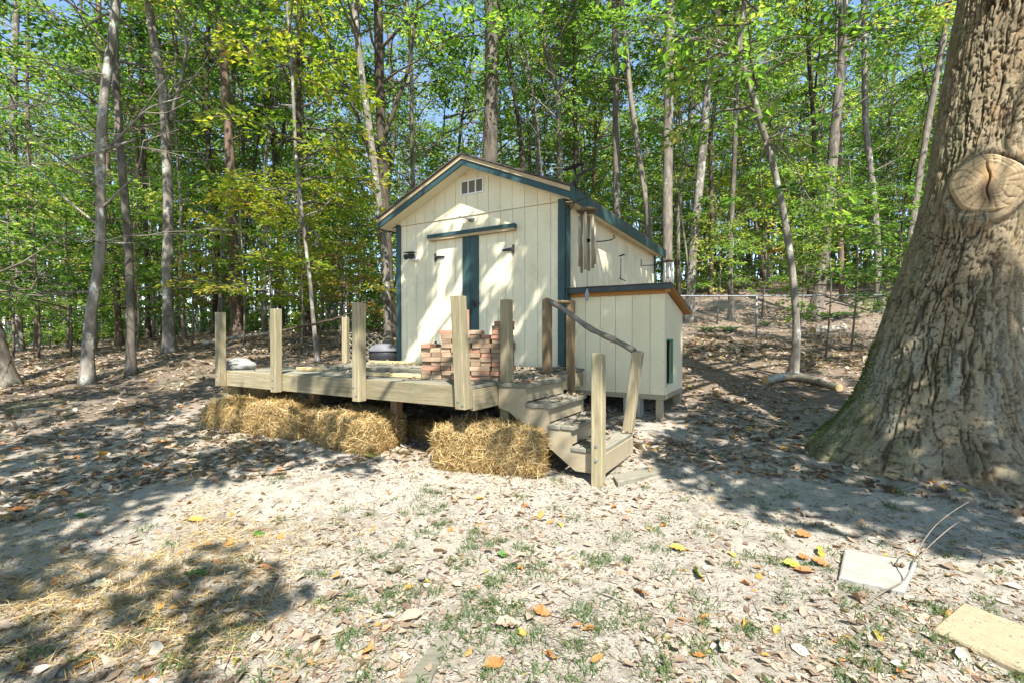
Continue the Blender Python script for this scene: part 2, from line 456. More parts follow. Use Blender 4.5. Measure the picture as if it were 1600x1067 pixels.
# ------------------------------------------------------------------ terrain
_Q = np.array([-1.2, -0.54, 0.0, 0.54, 1.1])
_YS = np.array([-200, 0, 2, 3, 4, 5, 6, 7, 8.5, 10, 12, 14, 17, 20, 25, 30, 40, 60, 100, 300.])
_PROF = [
    np.interp(_YS, [-200, 0, 3, 5, 8.5, 12, 20, 30, 60, 300], [0, 0, .05, .22, .46, .55, .58, .60, .6, .6]),
    np.interp(_YS, [-200, 0, 3, 5, 6, 9, 12, 14, 17, 25, 40, 300], [0, 0, .06, .20, .34, .74, .98, 1.2, 1.4, 1.5, 1.6, 1.6]),
    np.interp(_YS, [-200, 0, 3, 4, 5, 7, 9, 14, 20, 30, 60, 300], [0, 0, .06, .10, .17, .40, .78, 1.35, 1.9, 2.6, 3.6, 3.6]),
    np.interp(_YS, [-200, 0, 2.5, 4, 6, 8.5, 13.7, 18, 22, 30, 60, 300], [0, 0, .03, .12, .27, .60, 1.22, 2.45, 3.6, 4.9, 6, 6]),
    np.interp(_YS, [-200, 0, 2.5, 3.5, 5, 8.5, 13.7, 18, 22, 30, 60, 300], [0, 0, .04, .16, .40, .75, 1.3, 2.4, 3.5, 4.8, 6, 6]),
]
def terrain(X, Y, detail=True):
    X = np.asarray(X, dtype=np.float64); Y = np.asarray(Y, dtype=np.float64)
    q = np.clip(X / np.maximum(Y, 2.0), -1.2, 1.1)
    H = [np.interp(Y, _YS, p) for p in _PROF]
    z = np.zeros(np.broadcast(X, Y).shape)
    for i in range(4):
        t = (q - _Q[i]) / (_Q[i + 1] - _Q[i])
        s = (t >= 0) & (t <= 1)
        tt = np.clip(t, 0, 1); tt = tt * tt * (3 - 2 * tt)
        z = np.where(s, H[i] * (1 - tt) + H[i + 1] * tt, z)
    d = np.hypot(X - 3.8, Y - 4.4)
    z = z + 0.10 * np.exp(-(d / 1.1) ** 2)
    z = z + 0.16 * (fbm(X * 0.35, Y * 0.35, 3, 3) - 0.5) * np.clip((np.hypot(X, Y) - 3) / 12, 0, 1)
    if detail:
        z = z + 0.055 * (fbm(X * 1.9, Y * 1.9, 21, 3) - 0.5) + 0.030 * (fbm(X * 7, Y * 7, 31, 3) - 0.5) * np.clip(1.6 - np.hypot(X, Y) / 9, 0.1, 1)
    return z

def tz(x, y):
    return float(terrain(np.array([x]), np.array([y]))[0])

def at(px, py, Y):
    return Vector(((px - CX) / FPX * Y, Y, CAM_Z + (HY - py) / FPX * Y))

def hits(px, py):
    """where rays through photo pixels meet the ground (arrays)"""
    px = np.asarray(px, dtype=np.float64); py = np.asarray(py, dtype=np.float64)
    Ys = np.concatenate([np.arange(1.5, 12, 0.05), np.arange(12, 45, 0.2)])
    best = np.full(px.shape, np.nan); done = np.zeros(px.shape, bool)
    for Y in Ys:
        z = terrain((px - CX) / FPX * Y, np.full(px.shape, Y), False)
        below = (CAM_Z + (HY - py) / FPX * Y) <= z
        new = below & ~done
        best[new] = Y; done |= below
    return (px - CX) / FPX * best, best

def hit(px, py):
    x, y = hits([px], [py])
    return float(x[0]), float(y[0])

# frame of shed, deck, stairs and coop: u to the right along the shed front, v to the back
FO = Vector((-1.92, 7.97, 0)); FR = R(-30.46)
FU = Vector((math.cos(FR), math.sin(FR), 0)); FV = Vector((-math.sin(FR), math.cos(FR), 0))
def f2w(u, v, z=0.0):
    return FO + FU * u + FV * v + Vector((0, 0, z))
def w2f(X, Y):
    dx, dy = X - FO.x, Y - FO.y
    return dx * FU.x + dy * FU.y, dx * FV.x + dy * FV.y
def fthing(name, label, cat, u, v, z, group=None):
    return thing(name, label, cat, f2w(u, v, z), FR, group, (u, v, z))
DZ = 0.88                                             # deck level

# ------------------------------------------------------------------ ground sheet
def ground():
    ang = np.concatenate([np.linspace(-180, -64, 40)[:-1], np.linspace(-64, 64, 620), np.linspace(64, 180, 40)[1:]])
    ang = np.radians(ang)
    rad = np.concatenate([[0.02, 0.4, 0.9], np.geomspace(1.45, 9, 250), np.geomspace(9, 30, 90)[1:], np.geomspace(30, 260, 22)[1:]])
    A, Rr = np.meshgrid(ang[:-1], rad)
    X, Y = Rr * np.sin(A), Rr * np.cos(A)
    Z = terrain(X, Y)
    na = A.shape[1]
    i = np.arange(len(rad) - 1)[:, None] * na; j = np.arange(na)[None, :]; k = (j + 1) % na
    F = np.stack([i + j, i + na + j, i + na + k, i + k], -1).reshape(-1, 4)[:, ::-1]
    # colour: pale sand in the clearing, brown leaf mould in the woods, a little green
    sand = np.array((0.50, 0.448, 0.365)); mould = np.array((0.20, 0.152, 0.112)); dark = np.array((0.13, 0.095, 0.065)); green = np.array((0.15, 0.17, 0.075))
    n1 = fbm(X * 0.6, Y * 0.6, 51); n2 = fbm(X * 2.3, Y * 2.3, 61); n3 = fbm(X * 0.9 + 40, Y * 0.9, 71)
    w = np.clip((np.hypot(X * 0.75 + 0.3, Y) - 4.6 + 3.0 * (n1 - 0.5)) / 3.5, 0, 1)[..., None]
    c = sand * (0.86 + 0.28 * n2[..., None]) * (1 - w) + mould * (0.75 + 0.5 * n2[..., None]) * w
    g = np.clip((n3 - 0.52) * 5, 0, 1)[..., None] * 0.55 * (np.clip((-X - 1.0) / 3, 0, 1) * np.clip((10 - Y) / 4, 0, 1))[..., None]
    c = c * (1 - g) + green * g
    spk = np.clip((fbm(X * 11, Y * 11, 81, 3) - 0.60) * 7, 0, 1)[..., None] * 0.35
    c = c * (1 - spk) + dark * spk
    G = Geo()
    G.add(np.stack([X, Y, Z], -1).reshape(-1, 3), F, 0, c.reshape(-1, 3), True)
    o = G.build('ground', M['soil'], tint=True)
    tag(o, kind='structure')
    return o
GROUND = ground()

# ------------------------------------------------------------------ shed
W, LEN = 3.05, 4.88
SEAM, PEAK, SLOPE = 3.13, 3.98, 0.43
def roof_z(u):
    return PEAK - SLOPE * abs(u - W / 2)
def clip_poly(x0, x1, z0):
    """board polygon from z0 up to the roof underside"""
    d = 0.05
    pts = [(x0, z0), (x1, z0), (x1, roof_z(x1) - d)]
    if x0 < W / 2 < x1:
        pts.append((W / 2, PEAK - d))
    pts.append((x0, roof_z(x0) - d))
    return pts

shed = fthing('garden_shed', 'cream wooden shed with green trim and shallow gabled roof behind the deck', 'shed', 0, 0, 0.55)
BW = W / 15
DOOR0, DOOR1, DOORZ = 0.845, 2.249, 2.83
# front wall, its siding boards in front of a backing sheet
g = Geo()
g.prism([(0.02, 0.8), (W - 0.02, 0.8), (W - 0.02, roof_z(W) - 0.07), (W / 2, PEAK - 0.07), (0.02, roof_z(0) - 0.07)], 0.016, 0.08)
fw = g.build('front_wall', M['cream'], shed)
def cut(x0, x1):
    return x0 < DOOR1 - 0.02 and x1 > DOOR0 + 0.02
for i in range(15):
    x0, x1 = i * BW + 0.003, (i + 1) * BW - 0.003
    zlo = 0.875
    spans = [(x0, x1, zlo)]
    if cut(x0, x1):
        spans = [(x0, x1, DOORZ + 0.012)]
        if x0 < DOOR0 - 0.02: spans.append((x0, DOOR0 - 0.014, zlo)); 
        if x1 > DOOR1 + 0.02: spans.append((DOOR1 + 0.014, x1, zlo))
    for a, b, z0 in spans:
        top = SEAM - 0.004 if z0 > 2 or not cut(x0, x1) else DOORZ + 0.012
        g = Geo(); g.box(((a + b) / 2, 0.008, (z0 + top) / 2), (b - a, 0.016, top - z0))
        g.build('siding_board', M['cream'], fw)
    g = Geo(); g.prism(clip_poly(x0, x1, SEAM + 0.004), -0.012, 0.016)
    g.build('siding_board', M['cream'], fw)
# doors
for side in (0, 1):
    a, b = (DOOR0, 1.508) if side == 0 else (1.514, DOOR1)
    g = Geo(); g.box(((a + b) / 2, 0.010, (0.90 + DOORZ) / 2), (b - a, 0.016, DOORZ - 0.90))
    d = g.build('door', M['cream'], shed)
    if side == 0:
        edges = [a, 1.04, 1.22, 1.366]
        teal = (1.366, b)
    else:
        edges = [1.658, 1.80, 2.00, 2.13, b]
        teal = (a, 1.658)
    for x0, x1 in zip(edges[:-1], edges[1:]):
        g = Geo(); g.box(((x0 + x1) / 2, -0.006, (0.905 + DOORZ) / 2), (x1 - x0 - 0.005, 0.014, DOORZ - 0.905 - 0.004))
        g.build('door_board', M['cream'], d)
    g = Geo(); g.box(((teal[0] + teal[1]) / 2, -0.016, (0.905 + DOORZ) / 2), (teal[1] - teal[0] - 0.002, 0.032, DOORZ - 0.905))
    tag(g.build('edge_board', M['teal'], d), 'blue green board along the meeting edge of the door')
    hx = a + 0.03 if side == 0 else b - 0.03
    sg = 1 if side == 0 else -1
    for hz in (2.55, 1.16):
        g = Geo()
        g.box((hx - sg * 0.045, -0.024, hz), (0.035, 0.012, 0.13))
        g.prism([(hx - sg * 0.025, hz - 0.028), (hx + sg * 0.14, hz - 0.012), (hx + sg * 0.14, hz + 0.012), (hx - sg * 0.025, hz + 0.028)][::sg], -0.030, -0.018)
        g.tube([(hx - sg * 0.026, -0.028, hz - 0.03), (hx - sg * 0.026, -0.028, hz + 0.03)], 0.009, 6)
        g.build('hinge', M['black'], d)
    if side == 1:
        g = Geo()
        g.box((1.60, -0.042, 1.80), (0.16, 0.012, 0.035)); g.box((1.585, -0.055, 1.77), (0.05, 0.03, 0.06))
        g.tube([(1.565, -0.055, 1.795), (1.565, -0.055, 1.84), (1.605, -0.055, 1.84), (1.605, -0.055, 1.795)], 0.006, 6)
        g.tube([(1.52, -0.05, 1.63), (1.535, -0.06, 1.72), (1.60, -0.065, 1.80)], 0.009, 6)
        g.build('latch', M['black'], d)
g = Geo()
g.box((1.52, -0.062, 2.875), (1.60, 0.075, 0.055))
hb = g.build('header_board', M['teal'], shed)
g = Geo(); g.box((1.52, -0.045, 2.829), (1.57, 0.085, 0.036)); g.build('header_trim', M['tan_board'], shed)
# gable vent
g = Geo()
g.box((1.537, -0.018, 3.66), (0.42, 0.02, 0.02)); g.box((1.537, -0.018, 3.46), (0.42, 0.02, 0.02))
for x in (1.337, 1.470, 1.604, 1.737):
    g.box((x, -0.0175, 3.56), (0.02, 0.019, 0.18))
vf = g.build('gable_vent', M['white_plastic'], shed)
for x in (1.4035, 1.537, 1.6705):
    g = Geo(); g.box((x, -0.016, 3.56), (0.112, 0.005, 0.178)); g.build('vent_screen', M['vent_mesh'], vf)
# corner trims
for (cx, cyv, s) in ((0.035, -0.014, (0.09, 0.024)), (W - 0.035, -0.014, (0.10, 0.024)), (W + 0.032, 0.055, (0.02, 0.11)), (W + 0.032, LEN - 0.045, (0.02, 0.09)), (-0.022, 0.045, (0.02, 0.09))):
    g = Geo(); z1 = SEAM + 0.03 if cyv < 0 else SEAM - 0.05
    g.box((cx, cyv, (0.80 + z1) / 2), (s[0], s[1], z1 - 0.80))
    g.build('corner_trim', M['teal'], shed)
# side and back walls
g = Geo(); g.box((W - 0.02, LEN / 2 + 0.04, (0.75 + 3.22) / 2), (0.04, LEN - 0.08, 3.22 - 0.75))
rw = g.build('side_wall', M['cream'], shed)
for i in range(24):
    y0 = i * LEN / 24
    g = Geo(); g.box((W + 0.008, y0 + LEN / 48 + (0.055 if i == 0 else 0), 1.98), (0.016, LEN / 24 - 0.006 - (0.11 if i == 0 else 0), 2.46))
    g.build('siding_board', M['cream'], rw)
g = Geo(); g.box((0.02, LEN / 2 + 0.04, (0.75 + 3.22) / 2), (0.04, LEN - 0.08, 3.22 - 0.75)); lw = g.build('side_wall', M['cream'], shed)
for i in range(24):
    y0 = i * LEN / 24
    g = Geo(); g.box((-0.006, y0 + LEN / 48 + (0.05 if i == 0 else 0), 1.98), (0.012, LEN / 24 - 0.006 - (0.10 if i == 0 else 0), 2.46))
    g.build('siding_board', M['cream'], lw)
g = Geo(); g.prism([(0.0, 0.75), (W, 0.75), (W, roof_z(W) - 0.06), (W / 2, PEAK - 0.06), (0, roof_z(0) - 0.06)], LEN - 0.04, LEN)
g.build('back_wall', M['cream'], shed)
g = Geo(); g.box((W / 2, LEN / 2, 0.815), (W - 0.05, LEN - 0.05, 0.12)); g.build('floor_frame', M['wood_x'], shed)
# roof: two slopes of sheathing with courses of shingles, fascia boards, soffits
OV, EV = 0.25, 0.183
y0r, y1r = -OV, LEN + 0.25
for sg in (-1, 1):
    e = W / 2 + EV
    g = Geo()
    def rp(t, dz):                                   # t metres from the ridge along u
        return (W / 2 + sg * t, PEAK - SLOPE * t + dz)
    pl = [rp(0, -0.035), rp(e, -0.035), rp(e, -0.012), rp(0, -0.012)]
    g.prism(pl if sg > 0 else pl[::-1], y0r + 0.022, y1r - 0.02)
    rf = g.build('roof', M['cream'], shed)
    ncs = 12
    nsh = 16
    for c in range(ncs):
        t0, t1 = c * e / ncs - 0.02, (c + 1) * e / ncs + 0.02
        if c == 0: t0 = 0.0
        for k in range(nsh):
            ya = y0r - 0.045 + (y1r - y0r + 0.06) * (k - (0.5 if c % 2 else 0)) / nsh
            yb = ya + (y1r - y0r + 0.06) / nsh - 0.006
            ya, yb = max(ya, y0r - 0.045), min(yb, y1r + 0.015)
            if k == nsh - 1 and c % 2: yb = y1r + 0.015
            if yb - ya < 0.03: continue
            lift = 0.004 + random.random() * 0.004
            g = Geo()
            pl = [rp(t0, -0.011), rp(t1, -0.006), rp(t1, 0.014 + lift), rp(t0, 0.004)]
            g.prism(pl if sg > 0 else pl[::-1], ya, yb)
            g.build('shingle', M['shingle'], rf)
    # rake boards on the front gable
    pl = [rp(0, -0.075), rp(e + 0.012, -0.075), rp(e + 0.012, -0.018), rp(0, -0.018)]
    g = Geo(); g.prism(pl if sg > 0 else pl[::-1], y0r - 0.022, y0r + 0.020); g.build('rake_trim', M['tan_board'], shed)
    pl = [rp(0, -0.165), rp(e, -0.165), rp(e, -0.0765), rp(0, -0.0765)]
    g = Geo(); g.prism(pl if sg > 0 else pl[::-1], y0r - 0.008, y0r + 0.014); g.build('rake_board', M['teal'], shed)
    pl = [rp(0, -0.175), rp(e, -0.175), rp(e, -0.013), rp(0, -0.013)]
    g = Geo(); g.prism(pl if sg > 0 else pl[::-1], y1r - 0.018, y1r); g.build('rake_board', M['teal'], shed)
    # eave fascia and soffit
    xe = W / 2 + sg * e; ze = PEAK - SLOPE * e
    g = Geo(); g.box((xe + sg * 0.011, (y0r + y1r) / 2, ze - 0.095), (0.022, y1r - y0r + 0.012, 0.165)); g.build('eave_board', M['teal'], shed)
    pl = [(W / 2 + sg * (W / 2 + 0.017), ze - 0.135), (xe - sg * 0.002, ze - 0.155), (xe - sg * 0.002, ze - 0.145), (W / 2 + sg * (W / 2 + 0.017), ze - 0.125)]
    g = Geo(); g.prism(pl if sg > 0 else pl[::-1], -0.012, LEN + 0.2); g.build('soffit', M['cream'], shed)
    pl = [rp(0.0, -0.162), rp(e - 0.003, -0.162), rp(e - 0.003, -0.150), rp(0.0, -0.150)]
    g = Geo(); g.prism(pl if sg > 0 else pl[::-1], y0r + 0.015, -0.0125); g.build('soffit', M['cream'], shed)
# nail heads and small marks on the boards
g = Geo()
for i in range(15):
    for z in (0.98, 1.5, 2.1, 2.6, 3.05, 3.19):
        for dx in (0.02, BW - 0.02):
            x = i * BW + dx; zz = z + random.uniform(-.02, .02)
            if DOOR0 - 0.02 < x < DOOR1 + 0.02 and zz < 2.95: continue
            y = -0.0125 if zz > SEAM else -0.0005
            g.box((x, y, zz), (0.007, 0.003, 0.007))
tag(g.build('nail_head', M['vent_mesh'], shed), kind='stuff')
# wall lamps
def twin_lamp(u, z, s=1.0):
    g = Geo(); g.box((u, -0.014, z - 0.03 * s), (0.20 * s, 0.026, 0.055 * s))
    b = g.build('wall_lamp', M['white_plastic'], shed)
    for sx in (-1, 1):
        g = Geo()
        g.tube([(u + sx * 0.03 * s, -0.03, z - 0.02 * s), (u + sx * 0.045 * s, -0.075, z + 0.01 * s)], 0.012 * s, 6)
        g.tube([(u + sx * 0.045 * s, -0.07, z + 0.015 * s), (u + sx * 0.055 * s, -0.17 * s, z - 0.02 * s)], [0.035 * s, 0.05 * s], 10)
        g.box((u + sx * 0.05 * s, -0.11, z + 0.06 * s), (0.105 * s, 0.13 * s, 0.008), rz=sx * 0.25)
        g.build('lamp_head', M['black'], b)
twin_lamp(0.375, 2.60, 0.95)
g = Geo(); g.box((1.53, -0.02, 3.06), (0.10, 0.015, 0.05)); g.box((1.47, -0.10, 3.075), (0.17, 0.13, 0.012), rot=Matrix.Rotation(0.35, 3, 'Y')); g.tube([(1.53, -0.03, 3.06), (1.51, -0.08, 3.05)], 0.02, 8)
g.build('wall_lamp', M['galv'], shed)
# solar lamp on a short pole at the eave, with its arm
g = Geo(); pu, pv = W + 0.20, 0.0
b0 = (pu, -0.10, 3.20)
g.tube([b0, (pu + 0.02, -0.10, 3.38), (pu - 0.01, -0.10, 3.50)], 0.012, 8)
g.tube([(pu + 0.01, -0.10, 3.40), (pu + 0.12, -0.06, 3.45), (pu + 0.24, -0.03, 3.50)], [0.012, 0.02, 0.012], 8)
g.box((pu - 0.02, -0.115, 3.30), (0.03, 0.05, 0.09))
sp = g.build('solar_lamp', M['black'], shed)
g = Geo(); g.box((pu - 0.03, -0.10, 3.53), (0.26, 0.15, 0.025), rot=(Matrix.Rotation(-0.16, 3, 'Y') @ Matrix.Rotation(0.25, 3, 'X'))); g.build('solar_panel', M['dark'], sp)
# brackets on the side wall
def hook(v, z, L, up=0.12):
    g = Geo()
    x = W + 0.02
    g.tube([(x, v, z + up), (x, v, z), (x + L * 0.5, v, z - 0.01), (x + L * 0.85, v, z), (x + L, v, z + 0.03), (x + L * 0.98, v, z + 0.06), (x + L * 0.9, v, z + 0.05)], 0.009, 6)
    g.box((x - 0.001, v, z + up * 0.6), (0.008, 0.03, up))
    g.build('wall_hook', M['black'], shed)
hook(1.05, 2.76, 0.34); hook(3.75, 2.74, 0.42)
g = Geo(); g.tube([(W + 0.02, 0.02, 3.00), (W + 0.10, -0.02, 3.08), (W + 0.34, 0.0, 3.13)], 0.008, 6); g.tube([(W + 0.02, 0.02, 2.9), (W + 0.16, -0.02, 3.095)], 0.007, 6); g.build('wall_hook', M['black'], shed)
g = Geo(); g.tube([(W + 0.03, 2.30, 2.72), (W + 0.12, 2.30, 2.74)], 0.014, 6); g.tube([(W + 0.03, 2.38, 2.70), (W + 0.03, 2.38, 2.32)], 0.006, 6); g.tube([(W + 0.03, 2.32, 2.33), (W + 0.10, 2.42, 2.29)], 0.009, 6); g.build('wall_hook', M['black'], shed)

# ------------------------------------------------------------------ deck
DU0, DU1, DV0 = -0.48, 3.34, -2.59
deck = fthing('deck', 'raised weathered wooden deck with bare posts in front of the shed doors', 'deck', DU0, DV0, 0.30)
nb = 18
bwid = (0.0 - DV0 - 0.02) / nb
for i in range(nb):
    v = DV0 + 0.045 + (i + 0.5) * bwid
    if v > -0.02: continue
    L1 = DU1 - DU0 - 0.006
    split = DU0 + L1 * (0.35 + 0.3 * random.random())
    for a, b in ((DU0 + 0.003, split), (split + 0.004, DU1 - 0.003)):
        piece('deck_board', (b - a, bwid - 0.010, 0.03), M['deck_wood'], deck, ((a + b) / 2, v, DZ - 0.015 - random.random() * 0.003), (0, 0, random.uniform(-0.002, 0.002)))
split = 0.98
for a, b in ((DU0, split), (split + 0.004, DU1)):
    piece('rim_board', (b - a, 0.042, 0.19), M['wood_x'], deck, ((a + b) / 2, DV0 + 0.021, DZ - 0.098), (0, 0, 0))
for u in (DU0 + 0.021, DU1 - 0.021):
    piece('rim_board', (-DV0 - 0.08, 0.042, 0.185), M['wood_x'], deck, (u, DV0 / 2 + 0.01, DZ - 0.128), (0, 0, R(90)))
for k in range(7):
    piece('joist', (-DV0 - 0.12, 0.04, 0.14), M['wood_x'], deck, (DU0 + 0.5 + k * 0.47, DV0 / 2, DZ - 0.105), (0, 0, R(90)))
def post(parent, u, v, z0, z1, mat=None, s=0.092, lean=(0, 0), cap=False, rz=0.0, name='post'):
    """square post; optional pyramid top"""
    h = s / 2
    g = Geo()
    b = 0.007
    ring = np.array([(-h + b, -h), (h - b, -h), (h, -h + b), (h, h - b), (h - b, h), (-h + b, h), (-h, h - b), (-h, -h + b)])
    lv = [(z0, 1.0), (z1 - (0.05 if cap else 0.004), 1.0)] + ([(z1 - 0.045, 1.06), (z1 - 0.02, 1.02), (z1, 0.3)] if cap else [(z1, 0.95)])
    V, n = [], len(ring)
    for z, k in lv:
        t = (z - z0) / (z1 - z0)
        for x, y in ring * k:
            V.append((u + lean[0] * t + x * math.cos(rz) - y * math.sin(rz), v + lean[1] * t + x * math.sin(rz) + y * math.cos(rz), z))
    F = [(i * n + j, i * n + (j + 1) % n, (i + 1) * n + (j + 1) % n, (i + 1) * n + j) for i in range(len(lv) - 1) for j in range(n)]
    F += [tuple(range(n))[::-1], tuple(range((len(lv) - 1) * n, len(lv) * n))]
    g.add(V, F)
    p = g.build(name, mat or M['wood_z'], parent)
    return p
def bolts(p, pts):
    for (x, y, z) in pts:
        g = Geo(); g.tube([(x, y + 0.004, z), (x, y - 0.006, z)], 0.011, 6); g.build('bolt', M['galv'], p)
fy = DV0 - 0.048
p = post(deck, DU0 + 0.03, fy, DZ - 0.19, 1.60); bolts(p, [(DU0 + 0.03, fy - 0.047, DZ - 0.06), (DU0 + 0.03, fy - 0.047, DZ - 0.13)])
p = post(deck, 0.69, fy, DZ - 0.20, 1.61); bolts(p, [(0.69, fy - 0.047, DZ - 0.06), (0.69, fy - 0.047, DZ - 0.14)])
p = post(deck, 2.03, fy, DZ - 0.21, 1.63, s=0.098); bolts(p, [(2.01, fy - 0.05, DZ - 0.07), (2.05, fy - 0.05, DZ - 0.15)])
p = post(deck, 3.30, fy, DZ - 0.19, 1.645, s=0.104, lean=(-0.055, 0.0)); bolts(p, [(3.28, fy - 0.053, DZ - 0.12), (3.33, fy - 0.053, DZ - 0.15)])
post(deck, 3.39, -2.08, 0.30, 1.645)
post(deck, 3.28, -0.99, 0.60, 1.745, M['wood_dark'], cap=True)
post(deck, 3.36, -0.50, 0.40, 1.75, M['wood_dark'], cap=True)
g = Geo(); g.tube([(3.28, -0.97, 1.70), (3.36, -0.5, 1.72)], 0.022, 8); g.build('rail', M['wood_dark'], deck)
g = Geo(); g.tube([(-0.40, -2.42, 0.25), (-0.40, -2.42, 0.72)], 0.028, 8); g.build('support_leg', M['wood_dark'], deck)
for (u, v) in ((0.9, -2.3), (2.2, -2.3), (0.9, -0.6), (2.4, -0.6), (-0.3, -0.5)):
    post(deck, u, v, 0.15, DZ - 0.17, M['wood_dark'], name='support_leg')

# ------------------------------------------------------------------ stairs
st = fthing('stairs', 'four step wooden stairs with worn beige sides going down from the deck', 'stairs', 3.9, -1.75, 0.15)
SV0, SV1 = -2.14, -1.34
UE = [3.34, 3.665, 3.89, 4.11, 4.37]                   # tread edges
ZT = [0.88, 0.71, 0.54, 0.37]
for v in (SV0, SV1):
    poly = [(3.352, 0.64), (3.46, 0.615)] + [(4.12, 0.16), (4.34, 0.16)]
    up = []
    for i in range(3, -1, -1):
        up += [(UE[i + 1] - 0.03, ZT[i] - 0.045), (UE[i] + (-0.03 if i else 0.012), ZT[i] - 0.045)]
    poly = poly + up
    g = Geo(); g.prism(poly, v - 0.018, v + 0.018); g.build('stringer', M['stair_paint'], st)
for i in range(4):
    a, b = UE[i], UE[i + 1]
    a2 = a + 0.003 if i == 0 else a - 0.028
    half = (b - a2) / 2
    for k in (0, 1):
        piece('tread', (SV1 - SV0 + 0.06, half - 0.004, 0.036), M['deck_wood'], st, (a2 + half * (k + 0.5), (SV0 + SV1) / 2, ZT[i] - 0.0245 + 0.004 * (k == 1) * random.random()), (0, 0, R(90)), 0.005)
    zl = ZT[i + 1] if i < 3 else 0.20
    piece('riser', (SV1 - SV0 - 0.042, 0.02, ZT[i] - 0.047 - zl + 0.002), M['stair_paint'], st, (b - 0.045, (SV0 + SV1) / 2, (ZT[i] - 0.044 + zl) / 2), (0, 0, R(90)), 0.002)
p = post(st, 4.345, SV0 - 0.068, 0.02, 1.165, s=0.095); 
for z in (0.42, 0.30):
    g = Geo(); g.tube([(4.345, SV0 - 0.112, z), (4.345, SV0 - 0.124, z)], 0.013, 6); g.build('bolt', M['galv'], p)
post(st, 4.33, SV1 - 0.0, 0.375, 1.17, s=0.095, lean=(0.10, 0.0), cap=True)
piece('front_board', (SV1 - SV0 + 0.05, 0.024, 0.17), M['stair_paint'], st, (4.362, (SV0 + SV1) / 2, 0.245), (0, 0, R(90)))
g = Geo()
A = np.array((3.33, -1.03, 1.70)); B = np.array((4.39, SV1 + 0.01, 1.155))
pts = [A + (B - A) * t + np.array((0, 0, 0.012 * math.sin(t * 9) - 0.02 * math.sin(t * math.pi))) for t in np.linspace(0, 1, 14)]
g.tube(pts, [0.030 + 0.004 * math.sin(i * 2.1) for i in range(14)], 10, jag=0.12)
g.build('handrail', M['grey_stick'], st)

# ------------------------------------------------------------------ coop (little house on legs)
CU0, CU1, CV0, CV1 = 3.075, 4.345, 0.15, 1.27
CZ0, CZF, CZB = 0.575, 1.885, 1.64
coop = fthing('animal_house', 'small cream slant roofed animal house on legs against the shed side', 'animal house', (CU0 + CU1) / 2, (CV0 + CV1) / 2, 0.27)
g = Geo(); g.box(((CU0 + CU1) / 2, CV0 + 0.026, (CZ0 + CZF) / 2), (CU1 - CU0 - 0.03, 0.02, CZF - CZ0 - 0.02))
fw2 = g.build('front_wall', M['coop_cream'], coop)
ed = [CU0, CU0 + 0.22, CU0 + 0.43, CU0 + 0.64, CU0 + 0.86, CU0 + 1.09, CU1]
for a, b in zip(ed[:-1], ed[1:]):
    g = Geo(); g.box(((a + b) / 2, CV0 + 0.008, (CZ0 + CZF) / 2), (b - a - 0.006, 0.016, CZF - CZ0)); g.build('siding_board', M['coop_cream'], fw2)
def wz(v):
    return CZF + (CZB - CZF) * (v - CV0) / (CV1 - CV0)
OP0, OP1, OZ0, OZ1 = CV0 + 0.10, CV0 + 0.44, 0.665, 1.27
g = Geo()
for a, b, z0, z1 in ((CV0 + 0.04, OP0, CZ0, None), (OP1, CV1, CZ0, None), (OP0, OP1, OZ1, None), (OP0, OP1, CZ0, OZ0)):
    P = [(a, z0), (b, z0), (b, (z1 or 0) or (wz(b) - 0.02 if z1 is None and not (z0 == CZ0 and b == OP1 and a == OP0) else OZ0)), (a, (wz(a) - 0.02) if not (z0 == CZ0 and b == OP1 and a == OP0) else OZ0)]
    g.prism(P, CU1 - 0.034, CU1 - 0.017, axis='x')
sw2 = g.build('side_wall', M['coop_cream'], coop)
eds = [CV0 + 0.018, OP0, OP1 + 0.001, OP1 + 0.20, OP1 + 0.40, OP1 + 0.58, CV1]
for k, (a, b) in enumerate(zip(eds[:-1], eds[1:])):
    for z0, z1 in (((CZ0, OZ0), (OZ1, None)) if k == 1 else ((CZ0, None),)):
        P = [(a + 0.003, z0), (b - 0.003, z0), (b - 0.003, z1 or wz(b)), (a + 0.003, z1 or wz(a))]
        g = Geo(); g.prism(P, CU1 - 0.016, CU1, axis='x'); g.build('siding_board', M['coop_cream'], sw2)
g = Geo()
g.box((CU1 - 0.002, OP1 - 0.008, (OZ0 + OZ1) / 2), (0.026, 0.016, OZ1 - OZ0 - 0.002)); g.box((CU1 - 0.008, OP0 + 0.008, (OZ0 + OZ1) / 2), (0.014, 0.014, OZ1 - OZ0 - 0.002))
g.box((CU1 - 0.008, (OP0 + OP1) / 2, OZ1 - 0.010), (0.014, OP1 - OP0 - 0.05, 0.018))
g.build('door_frame', M['green_paint'], coop)
g = Geo(); g.box((CU1 - 0.01, (OP0 + OP1) / 2, OZ0 + 0.015), (0.05, OP1 - OP0 - 0.05, 0.03)); g.build('door_sill', M['coop_cream'], coop)
g = Geo(); g.box(((CU0 + CU1) / 2, CV1 - 0.01, (CZ0 + CZB) / 2), (CU1 - CU0 - 0.05, 0.02, CZB - CZ0 - 0.02)); g.build('back_wall', M['coop_cream'], coop)
g = Geo(); g.box((CU0 + 0.01, (CV0 + CV1) / 2, (CZ0 + CZB) / 2), (0.02, CV1 - CV0 - 0.08, CZB - CZ0 - 0.03)); g.build('side_wall', M['dark'], coop)
g = Geo(); g.box(((CU0 + CU1) / 2, (CV0 + CV1) / 2, CZ0 - 0.032), (CU1 - CU0, CV1 - CV0, 0.06)); g.build('floor', M['stair_paint'], coop)
rs = (CZB - CZF) / (CV1 - CV0)
